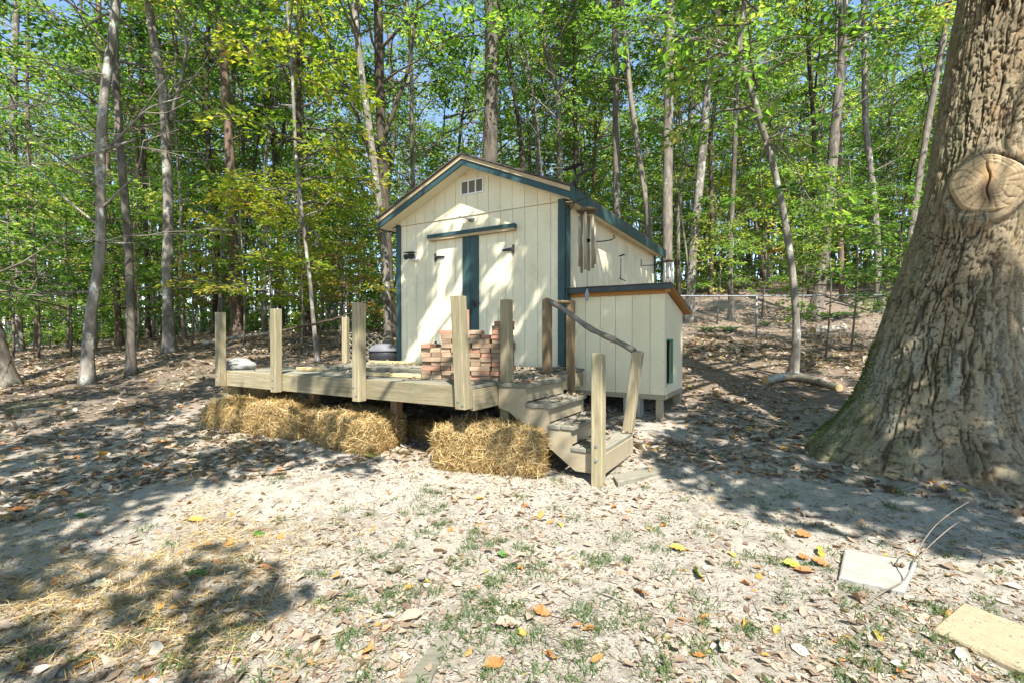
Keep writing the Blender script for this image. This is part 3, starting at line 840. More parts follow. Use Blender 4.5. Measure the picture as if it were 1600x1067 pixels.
def croof(name, u0, u1, v0, v1, dz0, dz1, mat):
    P = [(v0, CZF + rs * (v0 - CV0) + dz0), (v1, CZF + rs * (v1 - CV0) + dz0), (v1, CZF + rs * (v1 - CV0) + dz1), (v0, CZF + rs * (v0 - CV0) + dz1)]
    g = Geo(); g.prism(P, u0, u1, axis='x'); return g.build(name, mat, coop)
croof('roof', CU0 - 0.02, CU1 + 0.10, CV0 - 0.09, CV1 + 0.16, 0.012, 0.035, M['orange_wood'])
for k in range(6):
    a = CV0 - 0.125 + k * 0.25
    for j in range(5):
        b0 = CU0 - 0.02 + j * 0.28
        croof('shingle', b0, min(b0 + 0.276, CU1 + 0.125), a, min(a + 0.27, CV1 + 0.19), 0.036 + 0.004 * (5 - k) * 0 + 0.002 * (j % 2), 0.046 + 0.002 * (j % 2), M['shingle'])
g = Geo(); g.box(((CU0 + CU1) / 2 + 0.05, CV0 - 0.106, CZF + 0.027), (CU1 - CU0 + 0.14, 0.025, 0.062)); g.build('fascia', M['grey_fascia'], coop)
g = Geo(); g.box(((CU0 + CU1) / 2 + 0.01, CV0 - 0.02, CZF - 0.022), (CU1 - CU0 + 0.02, 0.036, 0.06)); g.build('trim_strip', M['orange_wood'], coop)
g = Geo(); g.box((CU1 + 0.045, CV0 - 0.05, CZF - 0.012), (0.05, 0.09, 0.05)); g.build('trim_strip', M['orange_wood'], coop)
for (u, v, s) in ((CU1 - 0.07, CV0 + 0.05, 0.085), (CU1 - 0.05, CV1 - 0.10, 0.11), (CU0 + 0.2, CV1 - 0.1, 0.085)):
    wpt = f2w(u, v)
    post(coop, u, v, tz(wpt.x, wpt.y) - 0.08, CZ0 - 0.062, M['stair_paint'], s=s, name='leg')
g = Geo()
for a in ed[:-1] + [CU1 - 0.05]:
    for z in (0.66, 1.0, 1.4, 1.8):
        g.box((a + 0.03 + random.uniform(-.004, .004), CV0 - 0.0005, z), (0.008, 0.003, 0.008))
tag(g.build('nail_head', M['vent_mesh'], coop), kind='stuff')
# concrete block under the coop
bu, bv = CU1 - 0.40, CV0 - 0.02
bw_ = f2w(bu, bv)
bz = tz(bw_.x, bw_.y) - 0.02
cb = fthing('concrete_block', 'grey hollow concrete block standing upright under the small animal house', 'concrete block', bu, bv, bz)
g = Geo()
hb_ = CZ0 - 0.062 - bz
for x in (-0.09, 0.09):
    g.box((bu + x, bv + 0.06, bz + hb_ / 2), (0.03, 0.19, hb_))
for z in (0.016, hb_ / 2, hb_ - 0.016):
    g.box((bu, bv + 0.06, bz + z), (0.15, 0.186, 0.031))
g.build('body', M['block'], cb)

# ------------------------------------------------------------------ great oak on the right
OX, OY = 3.80, 4.20
OB = tz(OX, OY)
def oak():
    t = thing('oak_tree', 'huge oak trunk with furrowed bark and a round sawn limb scar at the right', 'tree', (OX, OY, OB - 0.1), 0, None, (OX, OY, OB - 0.1))
    hs = np.concatenate([np.linspace(-0.45, 4.4, 460), np.linspace(4.45, 9.5, 60)])
    NT = 440
    th = np.arange(NT) / NT * 2 * math.pi
    H, TH = np.meshgrid(hs, th, indexing='ij')
    ax = np.interp(H, [-.2, .2, 0.8, 1.3, 1.8, 2.3, 3.2, 4.0, 9.5], [3.74, 3.76, 3.80, 3.88, 4.03, 4.15, 4.27, 4.40, 5.1])
    for _ in range(2):
        pass
    ay = np.full_like(ax, OY) + 0.0 * H
    r = np.interp(H, [-.45, 0, .15, .3, .6, .9, 1.2, 1.6, 2.2, 3, 4.5, 9.5], [0.95, 0.73, 0.65, 0.585, 0.515, 0.47, 0.437, 0.405, 0.385, 0.37, 0.36, 0.30])
    def lobe(deg, wid, amp, fall):
        d = np.abs((TH - math.radians(deg) + math.pi) % (2 * math.pi) - math.pi)
        return amp * np.exp(-(d / math.radians(wid)) ** 2) * np.exp(-np.maximum(H, 0) / fall)
    r = r + lobe(128, 20, 0.12, 0.36) + lobe(165, 26, 0.20, 0.34) + lobe(212, 14, 0.10, 0.25) + lobe(258, 16, 0.13, 0.25) + lobe(310, 22, 0.30, 0.35) + lobe(25, 25, 0.4, 0.35) + lobe(75, 20, 0.35, 0.35)
    r = r - lobe(238, 8, 0.10, 0.16) - lobe(288, 9, 0.12, 0.2)
    # swelling round the scar
    kz, kth = 2.52 - OB, math.radians(233)
    dth = ((TH - kth + math.pi) % (2 * math.pi) - math.pi) * 0.40
    dk = np.hypot(dth / 1.0, (H - kz) / 1.15)
    r = r + 0.055 * np.exp(-(dk / 0.30) ** 2)
    # bark: tall plates split by furrows, running with the flow of the trunk
    sa = TH * 0.45
    wv = sa + 0.05 * (fbm(sa * 7, H * 4, 5, 3) - 0.5)
    hw = H + 0.05 * (fbm(sa * 9, H * 9, 6, 3) - 0.5)
    a1 = np.abs(fbm(wv * 27, hw * 2.6, 9, 3) - 0.5)
    a2 = np.abs(fbm(wv * 15 + 31, hw * 17, 19, 3) - 0.5)
    a3 = np.abs(fbm(wv * 34 + 11, hw * 7, 29, 2) - 0.5)
    fur = np.clip(a1 / 0.050, 0, 1); brk = np.clip(a2 / 0.042, 0, 1); fin = np.clip(a3 / 0.09, 0, 1)
    crack = fur ** 0.8 * (0.35 + 0.65 * brk ** 0.8)
    plate = crack
    cid = vnoise(wv * 22, hw * 9, 37)
    fine = fbm(TH * 30, H * 30, 33, 3) - 0.5
    depth = np.where(H < 0.3, 0.030, 0.042)
    calm = np.clip((dk - 0.21) / 0.16, 0.15, 1)
    d = depth * calm * (plate - 1) + 0.012 * (cid - 0.5) * plate * calm + 0.009 * calm * (fin - 1) + 0.010 * fine
    rim = 0.055 * np.exp(-((dk - 0.24 - 0.03 * (vnoise(np.arctan2(H - kz, dth) * 1.5 + 4, dk * 2, 8) - 0.5)) / 0.035) ** 2) * (0.35 + 1.1 * vnoise(np.arctan2(H - kz, dth) * 3 + 9, dk * 10, 3))
    d = d + rim
    inside = dk < 0.21
    r = np.where(inside, r - 0.03, r) + np.where(inside, 0, d)
    X = ax + r * np.cos(TH); Y = ay + r * np.sin(TH); Z = OB + H
    # colour of bark itself
    warm = np.array((0.235, 0.178, 0.105)); pale = np.array((0.39, 0.325, 0.215)); rust = np.array((0.29, 0.155, 0.065)); furrow = np.array((0.065, 0.046, 0.028)); moss = np.array((0.055, 0.085, 0.018)); lich = np.array((0.33, 0.34, 0.27))
    n1 = fbm(TH * 4, H * 1.6, 41); n2 = fbm(TH * 9, H * 5, 43)
    a = np.clip(cid * 0.6 + n1 * 0.6 - 0.1, 0, 1)[..., None]
    c = warm * (1 - a) + pale * a
    ru = (np.clip((n2 - 0.54) * 6, 0, 1) * np.clip((H - 0.9) * 1.5, 0, 1))[..., None] * 0.4
    c = c * (1 - ru) + rust * ru
    cr = (1 - crack ** 1.6)[..., None] * 0.88
    c = c * (1 - cr) + furrow * cr
    lf = np.exp(-(((TH - math.radians(150) + math.pi) % (2 * math.pi) - math.pi) / math.radians(36)) ** 2)
    ml = (np.clip(lf * np.interp(H, [0, .5, 1.2, 2.4], [0.85, 0.62, 0.35, 0.12]) + 1.5 * (n1 - 0.5), 0, 1) * 0.7)[..., None]
    c = c * (1 - ml) + (moss * (0.7 + 0.8 * n2[..., None])) * ml
    lt = (np.clip((fbm(TH * 6, H * 4, 47) - 0.50) * 5, 0, 1) * np.exp(-((H - 0.55) / 0.55) ** 2))[..., None] * 0.6 * (1 - ml)
    c = c * (1 - lt) + lich * lt
    nn = len(hs)
    i = np.arange(nn - 1)[:, None] * NT; j = np.arange(NT)[None, :]; k = (j + 1) % NT
    F = np.stack([i + j, i + k, i + NT + k, i + NT + j], -1).reshape(-1, 4)
    g = Geo(); g.add(np.stack([X, Y, Z], -1).reshape(-1, 3), F, 0, c.reshape(-1, 3), True)
    tr = g.build('trunk', M['oak_bark'], t, tint=True)
    # the sawn face
    kax = float(np.interp(kz, [1.8, 2.3, 3.2], [4.03, 4.15, 4.27]))
    n = np.array((math.cos(kth), math.sin(kth), 0.05)); n /= np.linalg.norm(n)
    tx = np.array((-math.sin(kth), math.cos(kth), 0)); up = np.array((0, 0, 1.0))
    base = np.array((kax, OY, OB + kz)) + n * 0.437
    rr = np.linspace(0, 0.222, 46); an = np.arange(120) / 120 * 2 * math.pi
    RR, AN = np.meshgrid(rr, an, indexing='ij')
    wob = 1 + 0.05 * np.sin(2 * AN + 0.6) + 0.03 * np.sin(5 * AN)
    x = RR * np.cos(AN) * wob; y = RR * np.sin(AN) * wob * 1.12
    rad_c = np.clip(1 - np.abs(((AN * 9 / math.pi + 0.9 * vnoise(RR * 14, AN * 2, 3)) % 1) - 0.5) * 9, 0, 1) * np.clip(RR / 0.1 - 0.4, 0, 1)
    split = np.exp(-((x + 0.010 * np.sin(y * 30)) / 0.006) ** 2) * np.clip((0.22 - np.abs(y)) * 9, 0, 1)
    ringn = vnoise(RR * 110 + 2 * vnoise(AN * 2, RR * 3, 8), AN * 0.5, 12)
    hgt = 0.010 * np.exp(-(RR / 0.2) ** 2) + 0.003 * (ringn - 0.5) - 0.010 * rad_c - 0.022 * split - np.where(RR > 0.205, (RR - 0.205) * 2.2, 0)
    P = base + tx * x[..., None] * -1 + up * y[..., None] + n * hgt[..., None]
    woodc = np.array((0.47, 0.36, 0.22)); ringc = np.array((0.34, 0.245, 0.14)); stain = np.array((0.075, 0.05, 0.032)); orange = np.array((0.42, 0.22, 0.07))
    q = np.clip((ringn - 0.35) * 2, 0, 1)[..., None]
    c = woodc * q + ringc * (1 - q)
    og = (0.7 * np.exp(-((x / 0.03) ** 2 + ((y - 0.05) / 0.12) ** 2)))[..., None]; c = c * (1 - og) + orange * og
    sg = np.clip(1.2 * np.exp(-((x - 0.01) / 0.055) ** 2 - ((y + 0.075) / 0.10) ** 2), 0, 0.93)[..., None]; c = c * (1 - sg) + stain * sg
    ck = np.clip(rad_c * 0.8 + split, 0, 0.9)[..., None]; c = c * (1 - ck) + stain * ck
    i = np.arange(45)[:, None] * 120; j = np.arange(120)[None, :]; k = (j + 1) % 120
    F = np.stack([i + j, i + k, i + 120 + k, i + 120 + j], -1).reshape(-1, 4)[:, ::-1]
    g = Geo(); g.add(P.reshape(-1, 3), F, 0, c.reshape(-1, 3), True)
    tag(g.build('limb_scar', M['knot'], t, tint=True), 'round pale sawn limb scar with a dark stain at its centre')
    # tufts of moss on the left root
    g = Geo()
    nm = 2600
    ii = rng.integers(40, 130, nm); jj = (rng.normal(142, 22, nm) / 360 * NT).astype(int) % NT
    base_p = np.stack([X[ii, jj], Y[ii, jj], Z[ii, jj]], -1)
    out = np.stack([np.cos(TH[ii, jj]), np.sin(TH[ii, jj]), 0.5 + 0 * ii], -1)
    out += rng.normal(0, 0.5, (nm, 3)); out /= np.linalg.norm(out, axis=1)[:, None]
    sd = np.cross(out, rng.normal(0, 1, (nm, 3))); sd /= np.linalg.norm(sd, axis=1)[:, None]
    L = rng.uniform(0.012, 0.03, nm)[:, None]
    V = np.stack([base_p - sd * 0.005, base_p + sd * 0.005, base_p + out * L], 1).reshape(-1, 3)
    g.add(V, np.arange(nm * 3).reshape(-1, 3), 0, np.repeat(rng.random(nm), 3))
    tag(g.build('moss', M['moss'], t, tint=True), kind='stuff')
    return t
OAK = oak()

# ------------------------------------------------------------------ leaves, sprays, crowns
def leaf_geo(g, P, D, N, L, Wd, tint, mat=0, fold=0.25):
    """folded diamond leaves: base P, direction D, normal N"""
    D = D / (np.linalg.norm(D, axis=1)[:, None] + 1e-9)
    S = np.cross(N, D); S /= np.linalg.norm(S, axis=1)[:, None] + 1e-9
    N = np.cross(D, S)
    L = L[:, None]; Wd = Wd[:, None]
    mid = P + D * L * 0.45
    V = np.stack([P, mid + S * Wd * 0.5 + N * Wd * fold, P + D * L - N * L * 0.08, mid - S * Wd * 0.5 + N * Wd * fold], 1).reshape(-1, 3)
    n = len(P)
    b = np.arange(n)[:, None] * 4
    F = np.concatenate([b + np.array([0, 3, 2]), b + np.array([0, 2, 1])], 0)
    g.add(V, F, mat, np.repeat(tint, 4))

def spray(g, base, direc, size, nleaf, leaf_len, tint0, twig=True, flat=0.35, mat=0, tmat=1):
    """a flattish fan of leaves on side twigs"""
    direc = np.array(direc, dtype=float); direc /= np.linalg.norm(direc)
    side = np.cross(direc, (0, 0, 1.0)); nn = np.linalg.norm(side)
    side = side / nn if nn > 0.1 else np.array((1.0, 0, 0))
    t = rng.random(nleaf) ** 0.7
    s = (rng.random(nleaf) * 2 - 1) * (0.25 + 0.45 * np.sin(t * math.pi)) * size * 0.9
    P = np.array(base) + direc * (t * size)[:, None] + side * s[:, None]
    P[:, 2] += rng.normal(0, 0.05, nleaf) * size - 0.22 * size * t ** 2 - 0.15 * np.abs(s)
    D = direc + side * (np.sign(s) * rng.uniform(0.2, 1.3, nleaf))[:, None] + rng.normal(0, 0.35, (nleaf, 3))
    D[:, 2] -= 0.25
    N = np.array((0, 0, 1.0)) + rng.normal(0, flat, (nleaf, 3))
    L = leaf_len * rng.uniform(0.7, 1.25, nleaf)
    leaf_geo(g, P, D, N, L, L * rng.uniform(0.5, 0.68, nleaf), np.clip(tint0 + rng.normal(0, 0.13, nleaf), 0, 1), mat)
    if twig:
        e = np.array(base) + direc * size * 0.95; e[2] -= 0.2 * size
        m_ = np.array(base) + direc * size * 0.5; m_[2] -= 0.03 * size
        g.tube([base, m_, e], [0.010 * size + 0.003, 0.007 * size + .002, 0.002], 3, tmat, cap=False)

def crown_mesh(name, height, radius, nlimb, per, nleaf, leaf_len, mats, shape='tall', tint_mu=0.45, spray_size=(0.6, 1.1), rise=(0.15, 0.8)):
    g = Geo()
    for i in range(nlimb):
        z = height * ((i + rng.random()) / nlimb)
        tt = z / height
        if shape == 'tall':
            rmax = radius * (0.55 + 0.75 * math.sin(math.pi * (0.15 + 0.8 * tt)))
        else:
            rmax = radius * (1.05 - 0.75 * tt)
        a = rng.random() * 2 * math.pi
        ln = rmax * rng.uniform(0.55, 1.1)
        ri = rng.uniform(*rise)
        d = np.array((math.cos(a), math.sin(a), 0))
        pts = [np.array((0, 0, z)) + d * ln * s + np.array((0, 0, ri * ln * (s - 0.35 * s * s))) + rng.normal(0, 0.05, 3) * s * ln for s in np.linspace(0, 1, 6)]
        pts[0] = np.array((0, 0, z))
        r0 = 0.010 + 0.010 * ln
        g.tube(pts, [r0, r0 * .8, r0 * .6, r0 * .45, r0 * .3, r0 * .15], 4, 1, cap=False)
        ti = np.clip(tint_mu + rng.normal(0, 0.12), 0.05, 0.95)
        for k in range(per):
            s = 0.25 + 0.75 * rng.random() ** 0.7
            q = s * 5; j = min(int(q), 4); b = pts[j] * (1 - (q - j)) + pts[j + 1] * (q - j)
            aa = a + rng.normal(0, 0.9)
            spray(g, b, (math.cos(aa), math.sin(aa), rng.normal(0.05, 0.22)), rng.uniform(*spray_size), nleaf, leaf_len, np.clip(ti + rng.normal(0, 0.15), 0, 1))
    return g.mesh(name, mats, (0, 0, 0), True)

LB = [M['leaf'], M['bark_grey']]
LY = [M['leaf_yellow'], M['bark_grey']]
CROWNS = [crown_mesh('crown', 9.0, 2.7, 22, 6, 24, 0.155, LB, 'tall', mu) for mu in (0.40, 0.50, 0.60, 0.72)]
CROWNS_FAR = [crown_mesh('crown', 11.0, 2.8, 22, 7, 12, 0.24, LB, 'tall', mu, (0.8, 1.3)) for mu in (0.42, 0.56, 0.70)]
SAPS = [crown_mesh('foliage', 3.4, 1.5, 15, 5, 24, 0.115, LB, 'cone', mu, (0.45, 0.8), (0.05, 0.4)) for mu in (0.42, 0.55, 0.66)]
SAPS += [crown_mesh('foliage', 3.2, 1.5, 15, 5, 22, 0.115, LY, 'cone', 0.5, (0.45, 0.8), (0.05, 0.4)), crown_mesh('foliage', 2.2, 1.3, 9, 4, 20, 0.11, [M['leaf_brown'], M['bark_grey']], 'cone', 0.5, (0.4, 0.7), (0.05, 0.4))]
SHRUBS = [crown_mesh('foliage', 0.8, 0.75, 10, 5, 18, 0.10, LB, 'cone', mu, (0.3, 0.5), (0.2, 0.9)) for mu in (0.5, 0.65)]

def smooth_path(pts, n=26):
    P = np.array([tuple(p) for p in pts], dtype=float)
    t = np.linspace(0, 1, len(P)); tt = np.linspace(0, 1, n)
    out = np.stack([np.interp(tt, t, P[:, k]) for k in range(3)], -1)
    for _ in range(2):
        out[1:-1] = (out[:-2] + 2 * out[1:-1] + out[2:]) / 4
    return out

def flare(path, r0, r1, fl=0.5, gz=None):
    z = path[:, 2] - path[0, 2]
    s = np.linspace(0, 1, len(path))
    return (r0 + (r1 - r0) * s) * (1 + fl * np.exp(-np.maximum(z - 0.08, 0) / 0.22))

def hero(name, label, px, dia, top_dia, bark, Y=None, forks=(), top=13.0, crown=None, cz=(5.5, 1.0), sides=12, group=None, dead=0, cscale=(1, 1), bare=0):
    """a tree whose trunk follows photo points px[0] (base) .. px[-1]; its place on the ground comes from the base point"""
    if Y is None:
        x, Y = hit(*px[0])
        if not (Y == Y): Y = 30.0
    pts = [at(a, b, Y) for a, b in px]
    bx = pts[0].x
    gz = tz(bx, Y)
    pts[0] = Vector((bx, Y, gz - 0.08))
    if pts[1].z < gz + 0.15: pts[1].z = gz + 0.3
    d = (pts[-1] - pts[-2]).normalized()
    zt = pts[-1].z
    if top > zt + 0.5:
        pts.append(pts[-1] + Vector((d.x * 0.6, 0.1, 1)) * (top - zt))
    t = thing(name, label, 'tree', (bx, Y, gz), 0, group, (bx, Y, gz))
    path = smooth_path(pts, 34)
    k = Y / FPX / 2 / math.sqrt(1 + (bx / Y) ** 2)          # a trunk seen off-axis by a wide lens looks wider
    g = Geo()
    nf = np.array([vnoise(np.array([i * 0.8]), np.array([px[0][0] * 0.1]), 4)[0] for i in range(len(path))])
    rad = flare(path, 0.9 * dia * k, 0.9 * top_dia * k, 0.75) * (0.94 + 0.12 * nf)
    g.tube(path, rad, sides, 0, tint=None, jag=0.07)
    tips = []
    for f in forks:
        fp = [at(a, b, Y + dy) for a, b, dy in [(q[0], q[1], q[2] if len(q) > 2 else 0) for q in f[1:]]]
        p2 = smooth_path(fp, 16)
        g.tube(p2, np.linspace(f[0] * k, f[0] * k * 0.45, 16), 8, 0, jag=0.06)
        tips.append(p2[-1])
    # random side branches
    for _ in range(7 + dead):
        i = int(rng.integers(len(path) // 3, len(path) - 2))
        a = rng.random() * 2 * math.pi; ln = rng.uniform(0.5, 1.8)
        d = np.array((math.cos(a), math.sin(a), rng.uniform(0.1, 0.9)))
        b = path[i]
        q = [b, b + d * ln * 0.4 + rng.normal(0, 0.04, 3), b + d * ln * 0.75 + rng.normal(0, 0.08, 3), b + d * ln + rng.normal(0, 0.12, 3)]
        g.tube(q, [0.022, 0.016, 0.010, 0.004], 5, 0, cap=False)
    tr = g.build('trunk', bark, t)
    if bare:                                              # fine leafless branches low on the trunk
        g = Geo()
        for _ in range(bare):
            z = gz + rng.uniform(1.2, 7.0); i = int(np.argmin(np.abs(path[:, 2] - z)))
            a = rng.random() * 6.28; ln = rng.uniform(0.9, 2.6)
            d = np.array((math.cos(a), math.sin(a), rng.uniform(-0.1, 0.5)))
            q = [path[i] + d * ln * s + rng.normal(0, 0.05, 3) * ln * s + np.array((0, 0, -0.12 * ln * s * s)) for s in np.linspace(0, 1, 7)]
            g.tube(q, np.linspace(0.013, 0.003, 7), 4, 0, cap=False)
            for m in range(9):
                b = q[int(rng.integers(2, 7))]; a2 = a + rng.normal(0, 0.9); l2 = ln * rng.uniform(0.15, 0.45)
                e = np.array((math.cos(a2), math.sin(a2), rng.uniform(-.3, .5)))
                g.tube([b, b + e * l2 * .5 + rng.normal(0, .03, 3), b + e * l2], [0.006, 0.004, 0.0018], 3, 0, cap=False)
        tag(g.build('bare_branches', M['grey_stick'], t), kind='stuff')
    if crown is not None:
        cm = crown
        c = link('crown', cm, t)
        i = int(np.argmin(np.abs(path[:, 2] - (gz + cz[0]))))
        c.location = Vector(path[i]) - ORIG[t.name]
        c.rotation_euler = (0, 0, rng.random() * 6.28)
        c.scale = (cscale[0], cscale[0], cscale[1])
    return t
C0, C1, C2, C3 = CROWNS
HG = 'tree'
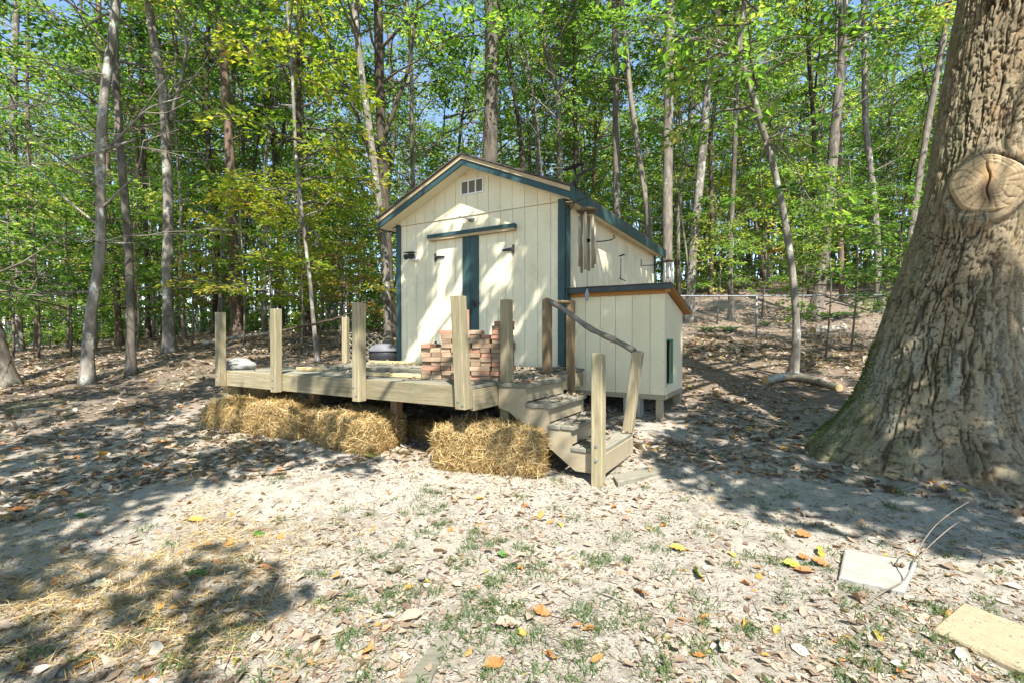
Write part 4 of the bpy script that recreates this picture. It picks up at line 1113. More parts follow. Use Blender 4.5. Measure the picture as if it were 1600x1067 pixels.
HEROES = [
 ('forest_tree', 'thick flared trunk cut off by the left edge of the photo', [(6, 604), (-6, 540), (-24, 470), (-60, 300)], 46, 32, M['bark_grey'], dict(crown=C1, cz=(6.0, 0), bare=14)),
 ('forest_tree', 'pale straight trunk just behind the chain link fence at far left', [(30, 556), (27, 450), (22, 300), (26, 120), (32, 0)], 17, 13, M['bark_pale'], dict(Y=19.0, crown=C0, cz=(7, 0), bare=14)),
 ('forest_tree', 'slim reddish trunk by the fence, second from the left edge', [(57, 552), (55, 440), (50, 300), (46, 150), (50, 0)], 9, 6, M['bark_brown'], dict(Y=18.0, crown=C2, cz=(7, 0), bare=14)),
 ('forest_tree', 'pale mottled trunk bending rightward with a broken limb caught on it', [(135, 600), (139, 510), (153, 432), (160, 380), (158, 250), (166, 150), (180, 60), (187, 0)], 23, 17, M['bark_pale'],
    dict(crown=C1, cz=(6.8, 0), dead=2, bare=12, forks=[(7, (118, 250, 0.0), (155, 240, -0.3), (205, 223, -0.3), (215, 218, -0.3)), (5, (165, 240, -.3), (200, 205, -.3), (235, 170, -.4), (285, 155, -.5)), (3, (228, 178, -.4), (262, 180, -.5), (300, 160, -.6)), (2.5, (215, 190, -.3), (250, 140, -.4), (268, 120, -.4))])),
 ('forest_tree', 'straight grey brown trunk with flared foot right of the bending pale trunk', [(204, 586), (205, 480), (200, 350), (190, 230), (184, 120), (182, 0)], 17, 13, M['bark_grey'], dict(crown=C0, cz=(6.5, 0))),
 ('forest_tree', 'dark reddish trunk standing between the two pale left trunks', [(187, 552), (182, 440), (173, 320), (168, 230), (160, 100), (158, 0)], 13, 10, M['bark_brown'], dict(Y=15.5, crown=C2, cz=(6.5, 0))),
 ('forest_tree', 'grey spotted trunk that forks high into a pale crooked top', [(265, 552), (262, 440), (265, 330), (262, 220), (258, 150), (240, 40), (235, 0)], 21, 14, M['bark_pale'],
    dict(crown=C1, cz=(8.0, 0), forks=[(7, (268, 190), (286, 130), (298, 70), (282, 20), (272, 0)), (4, (297, 70), (310, 30), (318, 0))])),
 ('forest_tree', 'brown trunk behind the left end of the deck near the fallen log', [(370, 531), (368, 450), (363, 330), (360, 210), (353, 110), (340, 0)], 20, 14, M['bark_brown'], dict(Y=14.2, crown=C3, cz=(7.6, 0), dead=4, forks=[(4, (362, 340), (350, 315), (335, 280), (310, 240))])),
 ('forest_tree', 'dark upright trunk between the forked grey tree and the deck corner', [(335, 530), (336, 420), (330, 300), (325, 150), (330, 0)], 10, 8, M['bark_dark'], dict(Y=17.0, crown=C0, cz=(7, 0))),
 ('forest_tree', 'thin grey stem just right of the forked grey tree', [(288, 535), (282, 430), (285, 320), (276, 200), (280, 0)], 7, 5, M['bark_grey'], dict(Y=15.5, crown=C2, cz=(7, 0))),
 ('young_tree', 'slim young tree with a pale foot rising behind the deck', [(497, 558), (491, 515), (484, 430), (472, 330), (464, 250), (458, 100), (450, 0)], 8, 5, M['bark_pale'], dict(Y=9.6, crown=SAPS[3], cz=(3.0, 0), cscale=(1.2, 1.4), top=8.5)),
 ('forest_tree', 'dark trunk close behind the slim young tree', [(482, 530), (478, 420), (470, 330), (468, 200), (470, 0)], 11, 8, M['bark_dark'], dict(Y=15.0, crown=C1, cz=(7, 0))),
 ('forest_tree', 'pale lichen covered trunk leaning along the left corner of the shed', [(607, 520), (603, 410), (592, 310), (578, 200), (565, 110), (553, 0)], 14, 10, M['bark_pale'], dict(Y=12.0, crown=C3, cz=(7.5, 0), dead=3, forks=[(3.5, (584, 255), (560, 236), (520, 222), (478, 205))])),
 ('forest_tree', 'dark multi stemmed tree whose limbs spread above the left shed corner', [(612, 525), (606, 400), (600, 300), (597, 210), (594, 120), (592, 0)], 19, 15, M['bark_dark'],
    dict(Y=13.5, crown=C2, cz=(6.8, 0), cscale=(1.25, 1), forks=[(8, (604, 330), (572, 220), (540, 130), (512, 60), (492, 0)), (8, (602, 215), (622, 160), (640, 110), (655, 0)), (6, (600, 300), (580, 200), (566, 100), (560, 0))])),
 ('forest_tree', 'thick straight dark trunk directly behind the shed ridge', [(766, 400), (766, 250), (768, 140), (769, 0)], 25, 23, M['bark_grey'], dict(Y=16.0, crown=C0, cz=(8.5, 0))),
 ('forest_tree', 'thin leaning stem right of the thick trunk behind the ridge', [(825, 330), (815, 220), (800, 130), (786, 40), (780, 0)], 8, 6, M['bark_dark'], dict(Y=17.0, crown=C1, cz=(8.5, 0))),
 ('forest_tree', 'slim mottled stem above the right slope of the shed roof', [(880, 400), (874, 240), (872, 150), (850, 70), (846, 0)], 10, 8, M['bark_grey'], dict(Y=17.0, crown=C2, cz=(8, 0), forks=[(4, (873, 160), (878, 90), (880, 0))])),
 ('forest_tree', 'straight dark stem above the eave beside the solar lamp', [(903, 400), (899, 240), (897, 120), (896, 0)], 9, 7, M['bark_dark'], dict(Y=18.5, crown=C0, cz=(8, 0))),
 ('forest_tree', 'straight grey trunk rising behind the solar lamp', [(966, 440), (963, 290), (961, 150), (960, 0)], 13, 11, M['bark_grey'], dict(Y=16.5, crown=C3, cz=(8, 0))),
 ('forest_tree', 'curved thin trunk leaning left behind the eave of the shed', [(1022, 420), (1014, 350), (1000, 260), (985, 160), (975, 60), (970, 0)], 11, 8, M['bark_grey'], dict(Y=15.5, crown=C1, cz=(8, 0))),
 ('forest_tree', 'stout grey trunk rising just behind the far eave end', [(1043, 470), (1042, 330), (1043, 200), (1044, 100), (1046, 0)], 19, 15, M['bark_grey'], dict(Y=14.5, crown=C2, cz=(8, 0))),
 ('forest_tree', 'pale trunk leaning right beyond the small animal house', [(1076, 462), (1082, 390), (1094, 270), (1104, 140), (1116, 20)], 17, 12, M['bark_pale'], dict(Y=16.0, crown=C0, cz=(8, 0))),
 ('forest_tree', 'thin upright stem beyond the fence post on the hill', [(1142, 490), (1140, 390), (1146, 260), (1150, 120), (1148, 0)], 10, 7, M['bark_grey'], dict(Y=16.0, crown=C1, cz=(8, 0))),
 ('young_tree', 'slim crooked tree with a bent foot in front of the fence', [(1237, 590), (1246, 535), (1241, 450), (1226, 345), (1206, 255), (1186, 192), (1168, 130), (1150, 84), (1162, 0)], 15, 9, M['bark_pale'],
    dict(Y=8.4, crown=SAPS[2], cz=(4.6, 0), cscale=(1.25, 1.3), top=8.5, forks=[(5, (1152, 88), (1130, 70), (1105, 62), (1060, 68)), (3, (1205, 250), (1225, 200), (1255, 160), (1300, 130))])),
 ('forest_tree', 'large grey trunk leaning right with a forked top beyond the fence', [(1270, 505), (1284, 430), (1292, 330), (1303, 200), (1312, 100), (1316, 0)], 24, 14, M['bark_grey'],
    dict(Y=16.0, crown=C3, cz=(9, 0), forks=[(8, (1308, 130), (1330, 70), (1345, 20), (1352, 0)), (6, (1304, 200), (1303, 100), (1305, 0))])),
 ('forest_tree', 'reddish brown trunk close behind the forked right trunk', [(1317, 470), (1312, 380), (1310, 260), (1306, 100), (1304, 0)], 11, 9, M['bark_brown'], dict(Y=19.0, crown=C0, cz=(9, 0))),
 ('forest_tree', 'curving grey trunk left of the huge oak', [(1372, 462), (1370, 380), (1358, 265), (1350, 200), (1348, 120), (1346, 0)], 14, 11, M['bark_pale'], dict(Y=17.0, crown=C1, cz=(9, 0), dead=4)),
 ('forest_tree', 'grey trunk leaning right and half hidden by the huge oak', [(1405, 440), (1424, 350), (1440, 240), (1458, 130), (1478, 20)], 14, 11, M['bark_grey'], dict(Y=16.0, crown=C2, cz=(8, 0))),
 ('forest_tree', 'thin trunk with two stems high above the right hillside', [(1265, 440), (1272, 330), (1270, 200), (1262, 110), (1258, 0)], 9, 7, M['bark_dark'], dict(Y=20.0, crown=C1, cz=(9, 0), forks=[(4, (1270, 150), (1278, 80), (1282, 0))])),
 ('forest_tree', 'pale slender stem standing by itself on the hill above the fence', [(1110, 470), (1112, 350), (1108, 230), (1120, 120), (1124, 0)], 8, 6, M['bark_brown'], dict(Y=21.0, crown=C3, cz=(8, 0))),
 ('forest_tree', 'dark trunk showing right of the huge oak at the photo edge', [(1597, 500), (1598, 300), (1600, 150), (1602, 0)], 18, 15, M['bark_dark'], dict(Y=15.0, crown=C0, cz=(8, 0))),
 ('forest_tree', 'dark upright trunk left of the grey spotted forked tree', [(232, 540), (230, 430), (228, 300), (224, 150), (226, 0)], 10, 8, M['bark_dark'], dict(Y=18.0, crown=C2, cz=(7, 0))),
 ('forest_tree', 'dark twin trunk rising in the woods left of centre', [(440, 520), (440, 400), (432, 260), (420, 120), (410, 0)], 12, 9, M['bark_dark'], dict(Y=19.0, crown=C1, cz=(7, 0), forks=[(5, (433, 270), (450, 170), (470, 60), (476, 0))])),
]
for nm, lab, px, dia, td, bk, kw in HEROES:
    ht = hero(nm, lab, px, dia, td, bk, **kw)
    if 'bent foot' in lab:                                # big dark leaves hanging low on this one
        g = Geo()
        Yh = 7.4
        for (a, b, dy, s) in ((1060, 62, .4, .5), (1100, 40, .2, .5), (1010, 30, -.4, .55), (965, 55, -.6, .5), (1140, 110, .3, .45), (1200, 92, 0, .6), (1240, 112, -.2, .55), (1215, 150, .2, .4), (1290, 240, -.2, .5), (1300, 300, -.3, .5), (1255, 285, .3, .5),
                              (1275, 330, 0, .4), (1330, 170, .2, .55), (1225, 60, .5, .6), (1300, 60, .2, .6), (1345, 110, -.1, .5), (1180, 300, .3, .4), (1250, 200, .3, .45)):
            q = at(a, b, Yh + dy); an = rng.random() * 6.28
            spray(g, tuple(q), (math.cos(an), math.sin(an) * .5, -0.15), s, 13, 0.17, 0.30 + 0.35 * rng.random())
            e = at(1195, 222, 8.4) if b > 150 else at(1150, 86, 8.4)
            e = np.array(e); q = np.array(q)
            g.tube([e, (e + q) / 2 + np.array((0, 0, .12)), q], [0.014, 0.008, 0.004], 5, 1, cap=False)
        g.build('leafy_branches', LB, ht, tint=True)

# a prototype of each kind of further tree, copied about the woods
def proto_trunk(h, r, bend, nb):
    g = Geo()
    n = 16
    z = np.linspace(0, h, n)
    ph = rng.random(4) * 6
    path = np.stack([bend * np.sin(z * 0.25 + ph[0]) + 0.1 * np.sin(z * 0.9 + ph[1]), bend * np.sin(z * 0.22 + ph[2]) + 0.1 * np.sin(z * 0.8 + ph[3]), z], -1)
    path -= path[0]
    path[:, 2] -= 0.1
    g.tube(path, flare(path, r, r * 0.45, 0.5), 8, 0, jag=0.1)
    for _ in range(nb):
        i = int(rng.integers(4, n - 2)); a = rng.random() * 6.28; ln = rng.uniform(0.7, 2.4)
        d = np.array((math.cos(a), math.sin(a), rng.uniform(0.2, 1.0)))
        b = path[i]
        g.tube([b, b + d * ln * .5 + rng.normal(0, .06, 3), b + d * ln + rng.normal(0, .15, 3)], [r * .3, r * .2, r * .06], 5, 0, cap=False)
    return g
TRUNKS = []
for bk, lab in ((M['bark_pale'], 'pale'), (M['bark_grey'], 'grey'), (M['bark_brown'], 'brown'), (M['bark_dark'], 'dark')):
    for h, r, b in ((17, 0.15, 0.5), (15, 0.10, 0.8), (12, 0.07, 0.9)):
        TRUNKS.append((proto_trunk(h, r, b, 10).mesh('trunk', bk), lab, r))
def sector(q):
    for lim, s in ((-0.88, 'at the far left edge'), (-0.62, 'beyond the pale bending left trunk'), (-0.40, 'behind the left deck posts'), (-0.24, 'just left of the shed'), (0.12, 'behind the shed roof'),
                   (0.36, 'behind the small animal house'), (0.56, 'beyond the right fence'), (0.80, 'between the right fence and the huge oak')):
        if q < lim: return s
    return 'behind the huge oak'
placed = [(o.location.x, o.location.y) for o in bpy.data.objects if o.get('category') == 'tree']
def free(x, y, dmin):
    u, v = w2f(x, y)
    if -1.3 < u < 5 and -3.5 < v < 6.3: return False
    return all((x - a) ** 2 + (y - b) ** 2 > dmin * dmin for a, b in placed)
n = 0
for _ in range(4000):
    if n >= 175: break
    q = rng.uniform(-1.22, 1.28)
    Y = 14 + 30 * rng.random() ** 0.8
    X = q * Y
    if not free(X, Y, 1.25 if Y < 24 else 0.9): continue
    if q > 0.2 and 12.8 < Y < 15.5: continue
    placed.append((X, Y))
    me, lab, r = TRUNKS[int(rng.choice(4, p=[.33, .37, .16, .14])) * 3 + int(rng.choice([0, 1, 2], p=[.25, .35, .4]))]
    far = Y > 24
    z = tz(X, Y)
    label = ('distant ' if far else '') + lab + (' thin' if r < 0.09 else ' stout' if r > 0.12 else '') + (' trunk deep in the woods ' if far else ' trunk among the woods ') + sector(q)
    t = thing('forest_tree', label, 'tree', (X, Y, z), 0, 'trees of the surrounding woods', (X, Y, z))
    tr = link('trunk', me, t); tr.rotation_euler = (0, 0, rng.random() * 6.28)
    s = rng.uniform(0.6, 1.0); tr.scale = (s, s, rng.uniform(0.9, 1.2))
    cm = CROWNS_FAR[int(rng.integers(0, 3))] if far else CROWNS[int(rng.integers(0, 4))]
    c = link('crown', cm, t)
    c.location = (0, 0, rng.uniform(2.2, 5.5) if far else rng.uniform(3.6, 6.5)); c.rotation_euler = (0, 0, rng.random() * 6.28)
    s = rng.uniform(0.7, 1.2) * (0.75 if r < 0.09 else 1); c.scale = (s, s, rng.uniform(0.85, 1.2))
    n += 1

# understory
def sapling(X, Y, s, kind, zs=1.0):
    z = tz(X, Y)
    lab = ['slender green sapling in the woods', 'bright green sapling in the woods', 'light green sapling in the woods',
           'yellowing sapling in the woods', 'rusty leaved sapling in the woods'][kind]
    t = thing('sapling', ('tall ' if s * zs > 1.35 else 'short ' if s * zs < 1.0 else '') + lab.replace('in the woods', '').strip() + (' near the clearing ' if Y < 17.5 else ' farther back ' if Y < 26 else ' deep in the woods ') + sector(X / Y), 'sapling', (X, Y, z), 0, 'saplings under the trees', (X, Y, z))
    a = link('stem', STEM, t); a.scale = (s, s, s * zs)
    c = link('foliage', SAPS[kind], t); c.location = (0, 0, 1.0 * s * zs); c.rotation_euler = (0, 0, rng.random() * 6.28); c.scale = (s, s, s * zs)
    placed.append((X, Y))
g = Geo(); zz = np.linspace(-0.05, 4.4, 9); g.tube(np.stack([0.08 * np.sin(zz), 0.06 * np.cos(zz * 1.3) - 0.06, zz], -1), np.linspace(0.030, 0.006, 9), 6)
STEM = g.mesh('stem', M['bark_grey'])
for (px, Y, s, kind) in ((470, 10.5, 0.9, 3), (530, 11.5, 0.9, 3), (540, 10.8, 0.75, 4), (420, 11.2, 1.0, 3), (380, 12.6, 1.0, 3), (500, 13.5, 1.1, 0), (330, 15.5, 0.9, 4), (560, 14.5, 1.1, 1), (300, 13.2, 1.1, 2),
                       (110, 13.0, 1.1, 1), (60, 12.0, 1.0, 0), (20, 13.5, 1.2, 1), (150, 14.5, 1.1, 2), (215, 13.5, 1.0, 0), (240, 16, 1.2, 1), (-20, 11, 1.1, 2),
                       (1330, 11.0, 0.95, 1), (1290, 10.2, 0.75, 2), (1400, 12.2, 0.9, 0), (1250, 15.2, 1.1, 2), (1190, 16.5, 1.1, 1), (1120, 15.5, 0.9, 2)):
    sapling((px - CX) / FPX * Y, Y, s, kind, 1.05)
n = 0
for _ in range(3000):
    if n >= 75: break
    q = rng.uniform(-1.22, 1.28); Y = 15 + 24 * rng.random(); X = q * Y
    if not free(X, Y, 0.8): continue
    if q > 0.2 and 13.2 < Y < 14.6: continue
    if 0.3 < q < 1.0 and Y < 20: continue
    sapling(X, Y, rng.uniform(0.9, 1.7), int(rng.choice([0, 0, 1, 1, 2, 2, 3, 4])), rng.uniform(0.9, 1.2)); n += 1
# shrubs
n = 0
for _ in range(3000):
    if n >= 70: break
    q = rng.uniform(-1.22, 1.28); Y = 15.0 + 17 * rng.random(); X = q * Y
    if not free(X, Y, 0.7): continue
    if q > 0.2 and 13.2 < Y < 14.6: continue
    if 0.3 < q < 1.0 and Y < 23: continue
    z = tz(X, Y); placed.append((X, Y))
    t = thing('shrub', ('darker' if n % 2 == 0 else 'brighter') + ' low shrub on the ' + ('nearer' if Y < 21 else 'distant') + ' forest floor ' + sector(X / Y), 'shrub', (X, Y, z), 0, 'shrubs on the forest floor', (X, Y, z))
    c = link('foliage', SHRUBS[n % 2], t); s = rng.uniform(0.8, 1.7); c.scale = (s, s, s * rng.uniform(0.8, 1.4)); c.rotation_euler = (0, 0, rng.random() * 6.28); n += 1

# the woods far off: one mass
def far_woods():
    g = Geo()
    N = 36000
    a = np.radians(rng.uniform(-66, 66, N)); r = rng.uniform(44, 72, N)
    X, Y = r * np.sin(a), r * np.cos(a)
    h = rng.random(N) ** 1.8 * 17
    keep = fbm(a * 30, h * 0.45 + r * 0.3, 91, 3) > 0.43 + 0.006 * h
    X, Y, h, r, a = X[keep], Y[keep], h[keep], r[keep], a[keep]
    n = len(X)
    P = np.stack([X, Y, terrain(X, Y, False) + 0.2 + h], -1)
    leaf_geo(g, P, rng.normal(0, 1, (n, 3)), rng.normal(0, 0.8, (n, 3)) + np.array((0, -0.4, 0.8)), rng.uniform(0.45, 0.85, n), rng.uniform(0.3, 0.55, n), np.clip(0.5 + 0.35 * (fbm(a * 22, h * 0.3, 95, 2) - 0.5) * 2 + rng.normal(0, 0.12, n), 0, 1))
    for _ in range(420):
        a = math.radians(rng.uniform(-66, 66)); r = rng.uniform(43, 68)
        x, y = r * math.sin(a), r * math.cos(a); z = tz(x, y); b = rng.normal(0, 0.6, 2)
        g.tube([(x, y, z - 0.2), (x + b[0] * .4, y + b[1] * .4, z + 7), (x + b[0], y + b[1], z + 18)], [rng.uniform(0.08, 0.22), 0.09, 0.04], 6, 1, cap=False)
    o = g.build('distant_woods', [M['leaf'], M['bark_pale']], tint=True)
    tag(o, 'distant mass of leafy woods closing off the view behind the nearer trees', 'woods', kind='stuff')
far_woods()

# ------------------------------------------------------------------ overhead crowns, unseen, of oak and trees behind the viewer: leaves placed for wanted shade
def in_poly(px, py, poly):
    c = np.zeros(px.shape, bool); j = len(poly) - 1
    for i in range(len(poly)):
        xi, yi = poly[i]; xj, yj = poly[j]
        c ^= ((yi > py) != (yj > py)) & (px < (xj - xi) * (py - yi) / (yj - yi + 1e-9) + xi)
        j = i
    return c
def overhead():
    D = np.array(TO_SUN)
    targets = []                                         # (points, density 0..2)
    # ground
    gx, gy = np.meshgrid(np.arange(-9, 9, 0.18), np.arange(1.2, 14, 0.18))
    gx = gx + rng.uniform(-.09, .09, gx.shape); gy = gy + rng.uniform(-.09, .09, gy.shape)
    gz = terrain(gx, gy, False)
    px = CX + FPX * gx / gy; py = HY - FPX * (gz - CAM_Z) / gy
    p = np.full(gx.shape, 0.0)
    p[(py < 660)] = 0.30
    p[(px < 620) & (py >= 600) & (py < 770)] = 0.43
    p[(px < 420) & (py >= 770)] = 0.36
    p[(px < 330) & (py >= 860)] = 0.30
    p[in_poly(px, py, [(-200, 760), (230, 700), (560, 690), (620, 725), (400, 745), (150, 790), (-200, 850)])] = 0.62
    p[in_poly(px, py, [(880, 560), (1060, 560), (1090, 590), (1240, 600), (1420, 640), (2300, 700), (2300, 960), (1600, 870), (1430, 850), (1260, 815), (1130, 765), (1010, 728), (950, 700)])] = 1.25
    p[in_poly(px, py, [(1080, 470), (1400, 470), (1400, 570), (1080, 560)])] = 0.55
    p[in_poly(px, py, [(640, 640), (940, 640), (940, 730), (680, 730)])] = 0.45
    u, v = w2f(gx, gy)
    deckm = (u > -0.5) & (u < 3.4) & (v > -2.6) & (v < 0)
    p[(u > -0.8) & (u < 4.6) & (v > -2.6) & (v < 6)] = 0
    n = fbm((gx - 0.22 * gy) * 3.3, gy * 0.8 + 0.3 * gx, 101, 3)
    n = (n - 0.5) * 2.6 + 0.5
    d = np.where(p > 1, p, np.where((n < p) & (p > 0.02), 1.0, 0.0))
    # leave out what the oak's own trunk shades
    tt = ((OY - gy) * D[1] + (OX + 0.2 - gx) * D[0]) / (D[0] ** 2 + D[1] ** 2)
    off = np.hypot(gx + D[0] * tt - OX - 0.2, gy + D[1] * tt - OY)
    d = np.where((off < 0.5) & (tt > 0) & (tt * D[2] < 6), 0, d)
    targets.append((np.stack([gx, gy, gz], -1).reshape(-1, 3), d.ravel(), 0.24))
    # deck and stairs
    uu, vv = np.meshgrid(np.arange(-0.5, 4.4, 0.22), np.arange(-2.6, 0.0, 0.22))
    n = (fbm(uu * 1.6, vv * 1.2, 111, 3) - 0.5) * 2.4 + 0.5
    pd = np.where(uu > 3.0, 0.72, 0.50)
    P = np.array([tuple(f2w(a, b, DZ)) for a, b in zip(uu.ravel(), vv.ravel())])
    targets.append((P, (n < pd).astype(float).ravel(), 0.22))
    # shed front (u, z)
    uu, zz = np.meshgrid(np.arange(0.0, 3.1, 0.10), np.arange(0.95, 3.0, 0.11))
    n = (fbm((uu - 0.52 * zz) * 4.6, zz * 0.9 + uu * 0.45, 121, 3) - 0.5) * 2.6 + 0.5
    pw = np.where(uu > 2.35, 0.86, 0.56); pw = np.where((uu < 0.8) & (zz < 1.9), 0.55, pw)
    P = np.array([tuple(f2w(a, -0.02, b)) for a, b in zip(uu.ravel(), zz.ravel())])
    targets.append((P, (n < pw).astype(float).ravel(), 0.105))
    # shed side wall, coop
    vv, zz = np.meshgrid(np.arange(0.0, 4.9, 0.24), np.arange(1.9, 3.2, 0.24))
    n = (fbm(vv * 1.3, zz * 0.6, 131, 3) - 0.5) * 2.4 + 0.5
    P = np.array([tuple(f2w(W, a, b)) for a, b in zip(vv.ravel(), zz.ravel())])
    targets.append((P, np.where(n < 0.8, 1.2, 0).ravel(), 0.22))
    uu, zz = np.meshgrid(np.arange(3.1, 4.4, 0.2), np.arange(0.5, 1.95, 0.2))
    P = np.array([tuple(f2w(a, 0.1, b)) for a, b in zip(uu.ravel(), zz.ravel())])
    targets.append((P, np.full(P.shape[0], 1.3), 0.20))
    vv, zz = np.meshgrid(np.arange(0.1, 1.3, 0.2), np.arange(0.5, 1.95, 0.2))
    P = np.array([tuple(f2w(CU1, a, b)) for a, b in zip(vv.ravel(), zz.ravel())])
    targets.append((P, np.full(P.shape[0], 1.1), 0.20))
    # oak face
    hh, tt = np.meshgrid(np.arange(0.2, 4.4, 0.22), np.radians(np.arange(180, 300, 12)))
    n = (fbm(tt * 2.5, hh * 0.9, 141, 3) - 0.5) * 2.4 + 0.5
    po = np.where(hh > 1.4, 0.18, 0.45); po = np.where((tt < math.radians(210)) & (hh < 2), 0.7, po)
    P = np.stack([OX + 0.25 + 0.45 * np.cos(tt), OY + 0.45 * np.sin(tt), OB + hh], -1).reshape(-1, 3)
    targets.append((P, (n < po).astype(float).ravel(), 0.2))
    # owners of the shading leaves: unseen trunks behind or beside the viewer, and the oak
    owners = {'oak': (OX + 0.9, OY), 'a': (-5.6, -6.5), 'b': (6.0, -9.5), 'c': (9.5, -3.5), 'd': (-1.2, -13.0)}
    geos = {k: Geo() for k in owners}
    cents = {k: [] for k in owners}
    for P, d, size in targets:
        for q, dd in zip(P, d):
            m = int(dd) + (1 if rng.random() < dd - int(dd) else 0)
            for _ in range(m):
                h = rng.uniform(8.0, 12.0) if q[1] > 8.5 else rng.uniform(4.4, 6.4) if (size == 0.24 and q[1] < 5.2) else rng.uniform(5.0, 7.2) if size < 0.15 else rng.uniform(5.6, 9.0) if size < 0.28 else rng.uniform(6.5, 10.0)
                s = h / D[2]
                b = q + D * s + rng.normal(0, 0.03, 3)  # leaves set on the sun ray so their shade lands on the target
                k = min(owners, key=lambda o: (b[0] - owners[o][0]) ** 2 + (b[1] - owners[o][1]) ** 2 - (14 if o == 'oak' else 0))
                a = rng.random() * 6.28
                sz = size * rng.uniform(1.1, 1.7)
                dr = np.array((math.cos(a), math.sin(a), 0.1))
                spray(geos[k], b - dr * sz * 0.5 + np.array((0, 0, 0.1 * sz)), dr, sz, 17 if size < 0.15 else 20 if size < 0.25 else 26, 0.09 if size < 0.15 else 0.14, np.clip(0.42 + rng.normal(0, .1), 0, 1), twig=False)
                cents[k].append(b)
    labels = {'a': 'unseen leafy tree behind the viewer to the left, crown shaped for its shade', 'b': 'unseen leafy tree behind the viewer, crown shaped for its shade', 'c': 'unseen leafy tree right of the huge oak, crown shaped for its shade', 'd': 'tall unseen leafy tree farthest behind the viewer, crown shaped for its shade'}
    for k, (x, y) in owners.items():
        if not cents[k]: continue
        C = np.array(cents[k])
        g = geos[k]
        # limbs out to the middle of clusters of leaves
        z0 = tz(x, y)
        sel = C[rng.permutation(len(C))[:max(8, min(26, len(C) // 14))]]
        for e in sel:
            st0 = np.array((x, y, min(z0 + rng.uniform(6.0, 8.5), e[2] - 1.0)))
            if k == 'oak': st0 = np.array((OX + 0.95, OY, min(OB + rng.uniform(6.5, 9.0), e[2] - 0.5)))
            mid = (st0 + e) / 2 + np.array((0, 0, 0.6)) + rng.normal(0, 0.25, 3)
            pth = smooth_path([st0, (st0 + mid) / 2 + np.array((0, 0, .25)), mid, (mid + e) / 2 + np.array((0, 0, .1)), e], 10)
            s_ = (pth[:, 2:3] - 0.1) / D[2]; gp = pth - D * s_          # no limb whose shade would cross the open sand
            ok_ = gp[:, 1] > 1.5
            qx = CX + FPX * gp[:, 0] / np.maximum(gp[:, 1], 0.5); qy = HY + FPX * (CAM_Z - 0.1) / np.maximum(gp[:, 1], 0.5)
            if (ok_ & (qx > 250) & (qx < 1330) & (qy > 735) & (qy < 1200)).any(): continue
            g.tube(pth, np.linspace(0.07, 0.010, 10), 6, 1, cap=False)
        if k == 'oak':
            g.build('crown', LB, OAK, tint=True)  # oak crown out of view, shaped by the shade it should cast
        else:
            t = thing('forest_tree', labels[k], 'tree', (x, y, z0), 0, None, (x, y, z0))
            tg = Geo(); zz = np.linspace(-0.1, 12, 18)
            pp = np.stack([x + 0.15 * np.sin(zz * .4), y + 0.12 * np.cos(zz * .5) - .12, z0 + zz], -1)
            tg.tube(pp, flare(pp, 0.19, 0.07, 0.6), 10, jag=0.06)
            tg.build('trunk', M['bark_grey'], t)
            g.build('crown', LB, t, tint=True)  # unseen crown, its leaves arranged to shade chosen spots
overhead()

# ------------------------------------------------------------------ chain link fences
def fence(label, pts, npost, hgt=1.2, post_at=None):
    p0 = pts[0]
    t = thing('chain_link_fence', label, 'fence', (p0[0], p0[1], tz(*p0)), 0, None, (p0[0], p0[1], tz(*p0)))
    P = np.array(pts); seg = np.hypot(*np.diff(P, axis=0).T); cum = np.concatenate([[0], np.cumsum(seg)]); T = cum[-1]
    def pos(s):
        return float(np.interp(s, cum, P[:, 0])), float(np.interp(s, cum, P[:, 1]))
    ss = np.linspace(0, T, max(20, int(T)))
    gz = terrain(np.interp(ss, cum, P[:, 0]), np.interp(ss, cum, P[:, 1]), False)
    gz = np.convolve(np.pad(gz, 3, mode='edge'), np.ones(7) / 7, 'valid')
    base = lambda s: np.interp(s, ss, gz)
    for s in (post_at if post_at is not None else np.linspace(0, T, npost)):
        x, y = pos(s); z = float(base(s))
        g = Geo(); g.tube([(x, y, z - 0.15), (x, y, z + hgt + 0.02)], 0.028, 8); g.tube([(x, y, z + hgt + 0.015), (x, y, z + hgt + 0.05)], [0.034, 0.012], 8)
        g.build('fence_post', M['galv'], t)
    g = Geo(); g.tube([(*pos(s), float(base(s)) + hgt) for s in ss], 0.021, 6); g.build('top_rail', M['galv'], t)
    g = Geo()
    step = 0.075
    V, F, n = [], [], 0
    for sgn in (1, -1):
        for s0 in np.arange(-hgt, T + hgt, step):
            a, b = s0, s0 + sgn * hgt
            za, zb = 0.0, hgt
            if b < 0 or b > T or a < 0 or a > T: continue
            xa, ya = pos(a); xb, yb = pos(b)
            A = np.array((xa, ya, base(a) + 0.02)); B = np.array((xb, yb, base(b) + hgt - 0.02))
            off = np.array((0, 0.0013, 0.0018))
            V += [A - off, A + off, B + off, B - off]; F.append((n, n + 1, n + 2, n + 3)); n += 4
    g.add(np.array(V), np.array(F))
    tag(g.build('wire_mesh', M['galv'], t), kind='stuff')
fence('low chain link fence running across the woods at the left', [(-27, 20.5), (-15, 22), (-9.5, 22.5), (-5, 21.5), (-2.5, 20)], 9)
fence('chain link fence with a long top rail crossing the right hillside', [(3.0, 13.9), (7.1, 13.75), (11, 13.6), (22, 13.4)], 0, 1.2, [0.2, 4.1, 8.3, 12.5, 16.6, 18.8])

